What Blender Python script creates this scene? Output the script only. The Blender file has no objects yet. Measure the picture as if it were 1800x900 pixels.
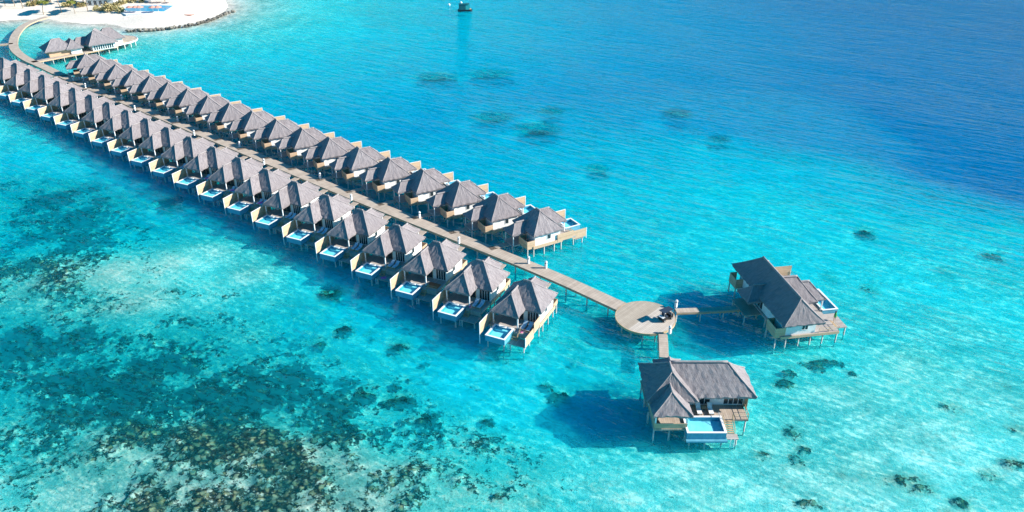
import bpy, bmesh, math, random
import numpy as np
from mathutils import Vector

random.seed(7)
R = math.radians
scene = bpy.context.scene
C = scene.collection

# ------------------------------------------------------------------ camera
CAM_H, PITCH, FPX = 74.0, R(28.8), 1400.0            # drone height, tilt below horizon, focal in px of an 1800 px wide frame
cam_d = bpy.data.cameras.new('camera')
cam = bpy.data.objects.new('camera', cam_d); C.objects.link(cam)
cam.location = (0, 0, CAM_H); cam.rotation_euler = (math.pi/2 - PITCH, 0, 0)
cam_d.sensor_width = 36.0; cam_d.lens = 36.0*FPX/1800.0
cam_d.clip_start = 0.5; cam_d.clip_end = 6000
scene.camera = cam
scene.render.resolution_x = 1024; scene.render.resolution_y = 512

# ------------------------------------------------------------------ sky, sun, exposure
SUN_EL, SUN_AZ = 28.5, 91.0                            # azimuth measured clockwise from +Y: the sun stands to the right
w = bpy.data.worlds.new('World'); scene.world = w; w.use_nodes = True
nt = w.node_tree; bg = nt.nodes['Background']
sky = nt.nodes.new('ShaderNodeTexSky'); sky.sky_type = 'NISHITA'; sky.sun_disc = False
sky.sun_elevation = R(SUN_EL); sky.sun_rotation = R(SUN_AZ)
sky.air_density = 1.0; sky.dust_density = 0.1; sky.ozone_density = 6.0
hsv = nt.nodes.new('ShaderNodeHueSaturation'); hsv.inputs['Saturation'].default_value = 2.0; hsv.inputs['Hue'].default_value = 0.482      # clear tropical blue
nt.links.new(sky.outputs[0], hsv.inputs['Color']); nt.links.new(hsv.outputs[0], bg.inputs['Color']); bg.inputs['Strength'].default_value = 0.09
sl = bpy.data.lights.new('sun', 'SUN'); sl.energy = 5.0; sl.angle = R(0.5); sl.color = (1.0, 0.93, 0.82)
so = bpy.data.objects.new('sun', sl); C.objects.link(so)
sd = Vector((math.sin(R(SUN_AZ))*math.cos(R(SUN_EL)), math.cos(R(SUN_AZ))*math.cos(R(SUN_EL)), math.sin(R(SUN_EL))))
so.rotation_euler = sd.to_track_quat('Z', 'Y').to_euler(); so.location = (60, 0, 90)
vs = scene.view_settings
vs.view_transform = 'Standard'; vs.look = 'None'; vs.gamma = 1.0; vs.use_curve_mapping = False
vs.exposure = 0.95

# ------------------------------------------------------------------ helpers
def at(px, py, z=0.0):
    """ground position seen at a photo pixel, on the horizontal plane z"""
    u = (px-900)/FPX; v = (py-450)/FPX
    dz = -(math.sin(PITCH)+v*math.cos(PITCH)); dy = math.cos(PITCH)-v*math.sin(PITCH)
    t = (CAM_H-z)/-dz
    return (u*t, dy*t)

def dirv(a): return Vector((math.cos(R(a)), math.sin(R(a)), 0))

ORD = ['first','second','third','fourth','fifth','sixth','seventh','eighth','ninth','tenth','eleventh','twelfth','thirteenth',
       'fourteenth','fifteenth','sixteenth','seventeenth','eighteenth','nineteenth','twentieth','twenty-first','twenty-second',
       'twenty-third','twenty-fourth','twenty-fifth','twenty-sixth','twenty-seventh','twenty-eighth','twenty-ninth','thirtieth']

class MB:
    """collects shapes for ONE mesh; s=-1 mirrors y"""
    def __init__(self, s=1): self.v=[]; self.f=[]; self.uv=[]; self.s=s
    def add(self, vs_, fs, uvs=None):
        o=len(self.v); self.v += [(a,b*self.s,c) for a,b,c in vs_]
        for i,f in enumerate(fs):
            idx=[o+k for k in f]
            u = uvs[i] if uvs else [(0,0)]*len(f)
            if self.s<0: idx=idx[::-1]; u=u[::-1]
            self.f.append(idx); self.uv.append(u)
    def box(self,x0,x1,y0,y1,z0,z1):
        vv=[(x0,y0,z0),(x1,y0,z0),(x1,y1,z0),(x0,y1,z0),(x0,y0,z1),(x1,y0,z1),(x1,y1,z1),(x0,y1,z1)]
        self.add(vv,[(0,3,2,1),(4,5,6,7),(0,1,5,4),(1,2,6,5),(2,3,7,6),(3,0,4,7)]); return self
    def tube(self,p0,p1,r,n=8,r1=None):
        p0=Vector(p0);p1=Vector(p1);d=(p1-p0)
        if d.length<1e-6: return self
        d.normalize(); a=d.orthogonal().normalized(); b=d.cross(a); r1=r if r1 is None else r1
        vv=[];ff=[]
        for p,rr in ((p0,r),(p1,r1)):
            for k in range(n):
                t=2*math.pi*k/n; vv.append(tuple(p+a*math.cos(t)*rr+b*math.sin(t)*rr))
        for k in range(n): ff.append((k,(k+1)%n,n+(k+1)%n,n+k))
        ff.append(tuple(range(n))[::-1]); ff.append(tuple(range(n,2*n)))
        self.add(vv,ff); return self
    def path(self,pts,r,n=7,jit=0):
        for a,b in zip(pts,pts[1:]): self.tube(a,b,r,n)
        return self
    def lathe(self,prof,cx=0,cy=0,n=14):
        vv=[];ff=[]
        for r,z in prof:
            for k in range(n):
                t=2*math.pi*k/n; vv.append((cx+math.cos(t)*r,cy+math.sin(t)*r,z))
        m=len(prof)
        for i in range(m-1):
            for k in range(n): ff.append((i*n+k,i*n+(k+1)%n,(i+1)*n+(k+1)%n,(i+1)*n+k))
        ff.append(tuple(range(n))[::-1]); ff.append(tuple(range((m-1)*n,m*n)))
        self.add(vv,ff); return self
    def loft(self,pts,r,n=7):
        vv=[];ff=[];pts=[Vector(p) for p in pts];m=len(pts)
        d=(pts[-1]-pts[0]).normalized();a=d.orthogonal().normalized();b=d.cross(a)
        for p in pts:
            for k in range(n):
                t=2*math.pi*k/n;vv.append(tuple(p+a*math.cos(t)*r+b*math.sin(t)*r))
        for i in range(m-1):
            for k in range(n): ff.append((i*n+k,i*n+(k+1)%n,(i+1)*n+(k+1)%n,(i+1)*n+k))
        ff+=[tuple(range(n))[::-1],tuple(range((m-1)*n,m*n))]
        self.add(vv,ff);return self
    def beam(self,p0,p1,w,h):
        """box running from p0 to p1 (top centre line), width w, height h below"""
        p0=Vector(p0);p1=Vector(p1);d=p1-p0;q=Vector((-d.y,d.x,0)).normalized()*w/2;h_=Vector((0,0,h))
        vv=[tuple(x) for x in (p0-q-h_,p1-q-h_,p1+q-h_,p0+q-h_,p0-q,p1-q,p1+q,p0+q)]
        self.add(vv,[(0,3,2,1),(4,5,6,7),(0,1,5,4),(1,2,6,5),(2,3,7,6),(3,0,4,7)]); return self
    def slab(self,pts,z0,z1):
        n=len(pts); vv=[(x,y,z0) for x,y in pts]+[(x,y,z1) for x,y in pts]
        ff=[tuple(range(n))[::-1],tuple(range(n,2*n))]+[(k,(k+1)%n,n+(k+1)%n,n+k) for k in range(n)]
        self.add(vv,ff); return self
    def mesh(self,name,mat,smooth=False):
        me=bpy.data.meshes.new(name); me.from_pydata(self.v,[],self.f)
        uvl=me.uv_layers.new(name='UVMap'); k=0
        for u in self.uv:
            for c in u: uvl.data[k].uv=c; k+=1
        me.materials.append(mat)
        if smooth:
            me.polygons.foreach_set('use_smooth',[True]*len(me.polygons))
        me.update(); return me
    def build(self,name,mat,parent=None,smooth=False):
        o=bpy.data.objects.new(name,self.mesh(name,mat,smooth)); C.objects.link(o)
        if parent: o.parent=parent
        return o

def inst(name, me, parent, loc=(0,0,0)):
    o=bpy.data.objects.new(name,me); C.objects.link(o); o.parent=parent; o.location=loc; return o
def tag(o,label,cat,group=None):
    o['label']=label; o['category']=cat
    if group: o['group']=group
    return o
def thing(name,label,cat,loc=(0,0,0),rz=0,group=None):
    o=bpy.data.objects.new(name,None); C.objects.link(o); o.location=loc; o.rotation_euler=(0,0,rz); o.empty_display_size=.3
    return tag(o,label,cat,group)
def copy_tree(o,parent=None):
    c=o.copy(); C.objects.link(c); c.parent=parent
    for ch in list(o.children): copy_tree(ch,c)
    return c
def structure(o): o['kind']='structure'; return o

# ------------------------------------------------------------------ numpy noise
def _h(ix,iy,seed):
    a=(ix.astype(np.int64)*374761393+iy.astype(np.int64)*668265263+seed*1442695041)&0x7fffffff
    a=((a^(a>>13))*1274126177)&0x7fffffff
    return ((a^(a>>16))&0xffff)/65535.0
def vnoise(x,y,seed=0):
    ix=np.floor(x);iy=np.floor(y);fx=x-ix;fy=y-iy;fx=fx*fx*(3-2*fx);fy=fy*fy*(3-2*fy)
    a=_h(ix,iy,seed);b=_h(ix+1,iy,seed);c=_h(ix,iy+1,seed);d=_h(ix+1,iy+1,seed)
    return (a*(1-fx)+b*fx)*(1-fy)+(c*(1-fx)+d*fx)*fy
def fbm(x,y,seed=0,o=4,g=.5):
    s=0;t=0;a=1
    for k in range(o):
        ca,sa=math.cos(k*1.1),math.sin(k*1.1)
        s=s+a*vnoise((x*ca-y*sa)*2**k+17.3*k,(x*sa+y*ca)*2**k-9.1*k,seed+k);t+=a;a*=g
    return s/t
def worley(x,y,seed=0):
    ix=np.floor(x);iy=np.floor(y);best=np.full(x.shape,9.0);rid=np.zeros(x.shape)
    for dx in(-1,0,1):
        for dy in(-1,0,1):
            cx=ix+dx;cy=iy+dy
            d=np.hypot(cx+_h(cx,cy,seed)-x,cy+_h(cx,cy,seed+5)-y)
            m=d<best;best=np.where(m,d,best);rid=np.where(m,_h(cx,cy,seed+9),rid)
    return best,rid
def sstep(a,b,x):
    t=np.clip((x-a)/(b-a),0,1);return t*t*(3-2*t)

# ------------------------------------------------------------------ materials
def mat(name,col=(.5,.5,.5),rough=.8,spec=.3):
    m=bpy.data.materials.new(name);m.use_nodes=True;b=m.node_tree.nodes['Principled BSDF']
    b.inputs['Base Color'].default_value=(*col,1);b.inputs['Roughness'].default_value=rough;b.inputs['Specular IOR Level'].default_value=spec
    return m
def N(m,t,**kw):
    n=m.node_tree.nodes.new(t)
    for k,v in kw.items(): setattr(n,k,v)
    return n
def L(m,a,b): m.node_tree.links.new(a,b)
def ramp(m,stops,fac=None,interp='LINEAR'):
    r=N(m,'ShaderNodeValToRGB');e=r.color_ramp.elements;r.color_ramp.interpolation=interp
    while len(e)<len(stops): e.new(.5)
    for i,(p,c) in enumerate(stops): e[i].position=p;e[i].color=(*c,1)
    if fac is not None: L(m,fac,r.inputs[0])
    return r
def mth(m,op,a,b=None,clamp=False):
    n=N(m,'ShaderNodeMath',operation=op,use_clamp=clamp)
    for i,x in enumerate((a,b)):
        if x is None: continue
        if isinstance(x,(int,float)): n.inputs[i].default_value=x
        else: L(m,x,n.inputs[i])
    return n.outputs[0]
def mixc(m,f,a,b,bt='MIX'):
    n=N(m,'ShaderNodeMix',data_type='RGBA',blend_type=bt)
    for i,x in ((0,f),(6,a),(7,b)):
        if isinstance(x,(int,float)): n.inputs[i].default_value=x
        elif isinstance(x,tuple): n.inputs[i].default_value=(*x,1)
        else: L(m,x,n.inputs[i])
    return n.outputs[2]
def noise(m,vec,scale,detail=4,rough=.55,dist=0):
    n=N(m,'ShaderNodeTexNoise');n.inputs['Scale'].default_value=scale;n.inputs['Detail'].default_value=detail
    n.inputs['Roughness'].default_value=rough;n.inputs['Distortion'].default_value=dist
    if vec is not None: L(m,vec,n.inputs['Vector'])
    return n.outputs['Fac']
def mapping(m,vec,scale=(1,1,1),rot=(0,0,0)):
    n=N(m,'ShaderNodeMapping');n.inputs['Scale'].default_value=scale;n.inputs['Rotation'].default_value=rot;L(m,vec,n.inputs['Vector']);return n.outputs[0]
def along(m,co,ang,lx,ly):
    """coordinates turned so that x runs along direction ang, features lx by ly metres"""
    a=mapping(m,co,(1,1,1),(0,0,-R(ang)));return mapping(m,a,(1/lx,1/ly,1))
def bump(m,h,strength=.4,dist=.1):
    n=N(m,'ShaderNodeBump');n.inputs['Strength'].default_value=strength;n.inputs['Distance'].default_value=dist;L(m,h,n.inputs['Height']);return n.outputs[0]
def P(m): return m.node_tree.nodes['Principled BSDF']

def thatch_mat():
    m=mat('thatch',rough=.95,spec=.05)
    uv=N(m,'ShaderNodeUVMap').outputs[0]; oi=N(m,'ShaderNodeObjectInfo')
    n1=noise(m,mapping(m,uv,(4.6,.8,1)),1,6,.72)
    n2=noise(m,mapping(m,uv,(.6,.5,1)),1,4,.6)
    n3=noise(m,mapping(m,uv,(1.8,2.6,1)),1,4,.7)
    r=ramp(m,[(.28,(.10,.091,.10)),(.5,(.255,.23,.242)),(.75,(.43,.395,.40))],n1)
    c=mixc(m,mth(m,'MULTIPLY',sub01(m,n2,.38,.68),.55),r.outputs[0],(.33,.305,.315))
    c=mixc(m,mth(m,'MULTIPLY',sub01(m,n3,.5,.75),.35),c,(.12,.10,.095))
    c=mixc(m,mth(m,'MULTIPLY',oi.outputs['Random'],.5),c,(.20,.18,.19))
    L(m,c,P(m).inputs['Base Color'])
    h=mth(m,'ADD',mth(m,'MULTIPLY',n1,.6),mth(m,'MULTIPLY',n3,.5))
    L(m,bump(m,h,.55,.14),P(m).inputs['Normal'])
    return m
def sub01(m,x,a,b): 
    n=N(m,'ShaderNodeMapRange',interpolation_type='SMOOTHSTEP');n.inputs[1].default_value=a;n.inputs[2].default_value=b;L(m,x,n.inputs[0]);return n.outputs[0]
def wood_mat(name,c0,c1,axis='y',pitch=.15,var=.5,groove=.45):
    m=mat(name,rough=.8,spec=.15)
    co=N(m,'ShaderNodeTexCoord').outputs['Object'];sp=N(m,'ShaderNodeSeparateXYZ');L(m,co,sp.inputs[0])
    a=sp.outputs[{'x':0,'y':1,'z':2}[axis]]
    k=mth(m,'DIVIDE',a,pitch);fl=mth(m,'FLOOR',k);fr=mth(m,'FRACT',k)
    wn=N(m,'ShaderNodeTexWhiteNoise',noise_dimensions='1D');L(m,fl,wn.inputs['W'])
    n=noise(m,co,.9,5,.65)
    f=mth(m,'ADD',mth(m,'MULTIPLY',wn.outputs[0],var),mth(m,'MULTIPLY',sub01(m,n,.3,.7),1-var))
    c=mixc(m,f,c0,c1)
    g=mth(m,'LESS_THAN',fr,.12)
    c=mixc(m,mth(m,'MULTIPLY',g,groove),c,(c0[0]*.3,c0[1]*.3,c0[2]*.3))
    L(m,c,P(m).inputs['Base Color']);return m
def noisy(name,c0,c1,scale=1.5,rough=.8,spec=.2,coord='Object'):
    m=mat(name,rough=rough,spec=spec);co=N(m,'ShaderNodeTexCoord').outputs[coord]
    L(m,mixc(m,sub01(m,noise(m,co,scale,5,.6),.3,.7),c0,c1),P(m).inputs['Base Color']);return m

THATCH=thatch_mat()
RIDGE=noisy('ridge_thatch',(.26,.237,.243),(.36,.33,.335),2.5,.95,.05)
DECK=wood_mat('deck_boards',(.34,.30,.28),(.50,.455,.425),'y',.3)
DECKX=wood_mat('deck_boards_across',(.33,.26,.21),(.50,.42,.35),'x',.3)
PIERW=noisy('pier_boards',(.40,.32,.25),(.58,.49,.39),.8,.85,.15)
TAN=wood_mat('tan_cladding',(.47,.325,.21),(.65,.47,.325),'z',.22,.6,.4)
TANV=wood_mat('tan_posts',(.42,.29,.18),(.6,.43,.27),'z',.5,.4,.1)
WHITE=noisy('white_plaster',(.70,.70,.69),(.82,.82,.81),.9,.7)
TRIM=noisy('white_trim',(.74,.75,.76),(.84,.85,.86),2,.5)
GLASS=mat('window_glass',(.03,.045,.055),.08,.6)
INTER=noisy('painted_shade_floor',(.07,.05,.04),(.14,.10,.075),1.5)  # dark tone stands in for shade inside the open bath screens
PILE=noisy('pile_concrete',(.42,.43,.40),(.62,.62,.58),3,.85)
POOLT=noisy('pool_tile',(.40,.76,.82),(.52,.84,.88),.8,.5)
POOLB=noisy('pool_shell_shade_blue',(.08,.31,.43),(.13,.39,.52),1.2,.5)  # blue of the shaded shell sides put into the base colour
CUSH=noisy('blue_cushion',(.35,.52,.66),(.45,.60,.72),2,.9)
CUSHW=noisy('white_cushion',(.76,.75,.74),(.84,.83,.82),2,.9)
BLACK=mat('black_plastic',(.018,.020,.024),.4,.4)
NAVY=mat('navy_canopy',(.03,.045,.075),.5,.4)
PINK=noisy('pink_cloth',(.75,.10,.38),(.85,.22,.5),3,.9)
RUST=noisy('rust_mat',(.34,.12,.06),(.42,.17,.08),2,.9)
REDP=noisy('red_canvas',(.62,.27,.21),(.74,.38,.30),2,.9)
STEEL=mat('steel_rail',(.55,.57,.58),.3,.5)

def schlick(m,normal,f0=.02,k=.98):   # k below .98: a choppy sea shows facets tilted to the viewer and mirrors less
    lw=N(m,'ShaderNodeLayerWeight');L(m,normal,lw.inputs['Normal'])
    return mth(m,'ADD',f0,mth(m,'MULTIPLY',mth(m,'POWER',lw.outputs['Facing'],5.0),k))
def pool_water():
    m=mat('pool_water');t=m.node_tree;t.nodes.remove(P(m));out=t.nodes['Material Output']
    tr=N(m,'ShaderNodeBsdfTransparent');tr.inputs[0].default_value=(.62,.93,.98,1)
    gl=N(m,'ShaderNodeBsdfGlossy');gl.inputs['Roughness'].default_value=.05
    co=N(m,'ShaderNodeTexCoord').outputs['Object']
    b=bump(m,noise(m,co,2.2,3),.25,.08);L(m,b,gl.inputs['Normal'])
    mx=N(m,'ShaderNodeMixShader');L(m,schlick(m,b),mx.inputs[0]);L(m,tr.outputs[0],mx.inputs[1]);L(m,gl.outputs[0],mx.inputs[2]);L(m,mx.outputs[0],out.inputs[0]);return m
POOLW=pool_water()

# ------------------------------------------------------------------ lagoon: depth and reef fields
# (photo x, photo y, optical depth, coral cover)
CP=[(1700,250,13,0),(1790,180,15,0),(1780,60,12,0),(1400,40,11.5,0),(1550,120,10.5,0),(1250,90,10,0),(1000,50,12,0),(1050,130,11.5,0),(880,70,11.5,0),
(760,60,10.5,.0),(640,70,11,0),(600,115,10.5,0),(700,140,9.5,.1),(800,130,9.5,.1),(850,15,9,0),(740,15,6,0),(640,15,4,0),(560,20,1.9,0),(520,60,3.0,0),(480,20,1.1,0),(450,50,1.1,0),(480,95,4.2,0),(420,90,2.2,0),
(540,160,7.5,0),(450,165,6.0,0),(400,140,4.6,0),(330,115,3.2,0),(280,85,1.7,0),(330,75,1.1,0),(250,65,.9,0),(180,62,.8,0),(120,60,.9,0),(60,70,1.0,0),(10,60,1.2,0),(100,118,1.1,0),(130,125,2.0,0),(220,140,3.2,0),
(600,210,5.6,0),(700,220,5.8,0),(850,200,4.7,0),(980,210,4.9,0),(1100,190,5.6,0),(1200,200,5.8,0),(1300,210,6.2,0),(1420,230,6.6,0),(1550,250,7.4,0),(1650,300,8.5,0),(1760,320,11,0),(1795,290,11,0),
(720,270,4.4,0),(850,290,4.4,0),(950,300,4.0,0),(1100,270,3.9,0),(1250,270,3.6,0),(1400,300,3.4,0),(1500,310,3.6,0),(1600,340,4.0,0),(1700,370,3.6,0),(1780,410,2.2,0),
(1000,360,3.0,0),(1100,350,2.8,0),(1250,340,2.6,0),(1350,360,2.1,0),(1500,380,2.3,0),(1650,410,2.0,0),
(1080,440,2.4,0),(1200,430,2.2,0),(1280,420,2.0,0),(1450,430,2.0,.05),(1600,470,1.7,.05),(1750,500,1.5,.1),
(1050,490,2.5,0),(1200,500,2.4,0),(1280,540,2.3,0),(1550,560,1.5,0),(1700,600,1.2,.05),(1600,650,1.0,0),(1500,700,.95,0),(1750,700,1.0,.04),(1780,800,1.0,.08),(1650,780,.8,.03),(1450,640,1.3,.05),(1380,770,1.1,.06),(1300,700,1.6,.1),(1250,860,.8,.06),(1400,860,.8,.06),(1550,860,.8,.08),(1100,860,.8,.2),(1000,820,1.1,.24),
(1250,590,2.1,.05),(1060,600,2.2,.2),(1000,660,2.3,.12),(1100,700,2.3,.12),(960,740,2.0,.12),(900,700,2.2,.08),(820,650,2.5,.05),(760,620,2.4,.18),(700,580,2.5,.2),(640,540,2.7,.1),(870,800,1.3,.36),(900,870,.9,.42),
(560,480,2.2,.05),(500,450,1.4,.05),(430,400,2.2,.05),(400,380,2.6,.0),(340,345,3.4,.15),(260,310,3.6,.08),(190,275,3.0,.03),(130,270,2.2,0),(60,250,1.9,0),(20,215,1.6,0),(90,225,1.9,0),(10,280,2.8,.15),
(250,400,2.8,.5),(180,360,2.5,.7),(100,340,2.6,.75),(30,330,2.6,.6),(60,400,2.4,.75),(150,410,2.2,.6),(300,370,3.4,.3),(20,420,2.6,.4),
(450,480,.65,.1),(380,440,.7,.08),(300,460,.5,.28),(200,480,.4,.42),(100,480,.55,.45),(20,490,1.1,.5),(260,520,.6,.45),(380,510,1.0,.3),(120,540,1.2,.5),(480,520,1.6,.25),
(40,590,2.0,.55),(150,620,1.9,.74),(250,610,1.9,.78),(350,620,1.9,.74),(440,590,1.8,.62),(520,570,2.4,.35),(200,680,1.8,.82),(320,700,1.7,.82),(420,690,1.7,.76),(520,680,1.7,.66),(600,640,2.1,.38),(580,730,1.5,.66),(660,700,1.9,.45),(720,760,1.6,.46),
(30,680,1.7,.55),(80,760,1.2,.5),(200,780,.9,.55),(330,780,.65,.66),(440,790,.5,.7),(540,800,.55,.66),(620,820,.65,.52),(700,840,.7,.55),(800,860,.7,.5),
(40,860,1.1,.42),(150,870,.8,.45),(280,870,.5,.55),(400,880,.4,.6),(520,890,.4,.6),(640,890,.5,.5)]
# single reef patches: photo x, y, half width, half height in photo px, extra cover
PATCH=[(945,227,36,13,.8),(866,206,36,9,.75),(1265,244,18,6,.75),(1050,295,20,7,.8),(1522,405,17,9,.95),(1748,443,22,8,.8),(1664,473,14,8,.7),(1460,483,16,10,.7),(1530,502,18,11,.6),(970,195,22,6,.5),(1190,200,24,8,.45),(770,135,40,8,.5),(860,130,40,8,.35),
(298,355,26,10,.9),(580,512,26,14,1.0),(603,575,20,12,.7),(560,600,22,12,.55),(700,605,24,14,.7),(650,585,10,6,.6),(640,690,24,14,.7),(700,700,34,13,.75),(745,735,22,10,.7),(855,735,16,8,.6),(660,670,8,5,.7),(745,628,9,6,.7),(830,670,12,7,.4),
(985,690,22,13,.6),(960,670,18,9,.5),(1010,632,14,6,.6),(1060,555,40,16,.35),(1000,600,30,12,.3),(1100,640,10,6,.7),(1130,740,12,6,.5),(1055,780,20,9,.5),(1450,632,40,8,.55),(1390,650,14,7,.7),(1380,668,22,9,.75),(1440,640,16,8,.6),(1500,650,12,6,.5),(1395,755,20,16,.6),(1412,785,14,8,.8),(1402,805,18,18,.5),(1345,795,20,12,.45),(1480,830,12,7,.6),(1420,880,24,9,.6),(1440,885,24,8,.5),
(1590,840,40,14,.75),(1620,855,30,12,.75),(1690,880,20,13,1.0),(1670,895,16,8,.7),(1740,830,24,14,.65),(1780,810,30,12,.7),(1790,750,22,12,.6),(1670,708,26,10,.5),(1680,715,20,10,.4),(1770,673,12,8,.5),(1520,830,10,6,.5),(880,870,20,10,.6),(840,780,30,14,.4),(940,880,30,12,.5),(1190,870,14,6,.3),(1040,850,26,10,.4),
(210,540,60,14,.2),(880,620,40,10,.35),(640,515,30,10,.3)]
LAND=[(-260,44),(-60,41),(0,38.5),(40,36),(78,35),(112,41),(150,44),(186,43),(216,51),(250,52),(300,48.5),(350,41),(385,30),(404,20),(410,10),(404,0),(380,-25),(330,-60),(-300,-60)]
cpx=np.array([(*at(a,b),d*(.72 if a>1150 and b>640 else (.72 if a<720 and b>770 else 1)),c*(.86 if c>.55 else 1)) for a,b,d,c in CP])
def fields(X,Y):
    """optical depth and coral cover at world points"""
    sh=X.shape;x=X.ravel();y=Y.ravel();D=np.zeros(x.size);Cv=np.zeros(x.size)
    # work in log-polar-like space so that influence follows how far away things are
    def wp(x,y): 
        r=np.hypot(x,y);return np.arctan2(x,y)*170,np.log(np.maximum(r,5))*170
    cx,cy=wp(cpx[:,0],cpx[:,1])
    for s in range(0,x.size,20000):
        qx,qy=wp(x[s:s+20000],y[s:s+20000])
        d2=(qx[:,None]-cx)**2+(qy[:,None]-cy)**2
        W=1/(d2+8.0)**1.7
        W/=W.sum(1,keepdims=True)
        D[s:s+20000]=W@cpx[:,2];Cv[s:s+20000]=W@cpx[:,3]
    lift=np.zeros(x.size)
    for a,b,rx,ry,k in PATCH:
        px,py=at(a,b);ex=abs(at(a+rx,b)[0]-px);ey=abs(at(a,b-ry)[1]-at(a,b+ry)[1])/2
        q_=np.exp(-(((x-px)/ex)**2+((y-py)/ey)**2)**1.5*.7)
        if b<300: k=1.1
        elif a>1000: k=k*.9
        else: k=min(1,k*1.25)
        Cv=np.maximum(Cv,k*q_)
        lift=np.maximum(lift,(.12 if b<300 else .5 if b<420 else (.33 if a<1000 else .10))*q_**2.2)            # coral bommies standing up from deeper sand
    # signed distance to the beach
    pts=np.array([at(a,b) for a,b in LAND]);n=len(pts);dist=np.full(x.size,1e9);ins=np.zeros(x.size,bool)
    for i in range(n):
        a=pts[i];b=pts[(i+1)%n];ab=b-a
        t=np.clip(((x-a[0])*ab[0]+(y-a[1])*ab[1])/(ab@ab),0,1)
        dist=np.minimum(dist,np.hypot(x-a[0]-t*ab[0],y-a[1]-t*ab[1]))
        c=((a[1]>y)!=(b[1]>y));xi=np.where(c,(b[0]-a[0])*(y-a[1])/np.where(b[1]==a[1],1e-9,b[1]-a[1])+a[0],0)
        ins^=c&(x<xi)
    sdist=np.where(ins,-dist,dist)
    near=np.where(sdist>0,sdist*.034,np.maximum(sdist*.16,-2.6))
    D=np.where(near<D,near+(D-near)*.0,D)
    D=np.where(sdist>0,np.minimum(D,near+.02),D)
    return (D*(1-lift)).reshape(sh),np.clip(Cv,0,1).reshape(sh),D.reshape(sh)

def axis(a0,f0,f1,a1,fine,grow=1.045,mx=9.):
    mid=list(np.arange(f0,f1,fine));lo=[];hi=[];s=fine;p=f0
    while p>a0: s=min(s*grow,mx);p-=s;lo.append(p)
    s=fine;p=mid[-1]
    while p<a1: s=min(s*grow,mx);p+=s;hi.append(p)
    return np.array(lo[::-1]+mid+hi)
def sheet(name,xs,ys,Z,attrs,m):
    nx,ny=len(xs),len(ys);X,Y=np.meshgrid(xs,ys)
    me=bpy.data.meshes.new(name)
    co=np.stack([X,Y,Z],-1).reshape(-1,3)
    i=np.arange(ny-1)[:,None]*nx+np.arange(nx-1)[None,:]
    q=np.stack([i,i+1,i+1+nx,i+nx],-1).reshape(-1,4)
    me.vertices.add(len(co));me.vertices.foreach_set('co',co.ravel())
    me.loops.add(q.size);me.loops.foreach_set('vertex_index',q.ravel().astype(np.int32))
    me.polygons.add(len(q));me.polygons.foreach_set('loop_start',(np.arange(len(q))*4).astype(np.int32))
    me.polygons.foreach_set('use_smooth',np.ones(len(q),bool))
    for k,v in attrs.items():
        a=me.attributes.new(k,'FLOAT','POINT');a.data.foreach_set('value',v.ravel().astype(np.float32))
    me.update(calc_edges=True);me.validate()
    me.materials.append(m);o=bpy.data.objects.new(name,me);C.objects.link(o);return o

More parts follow.
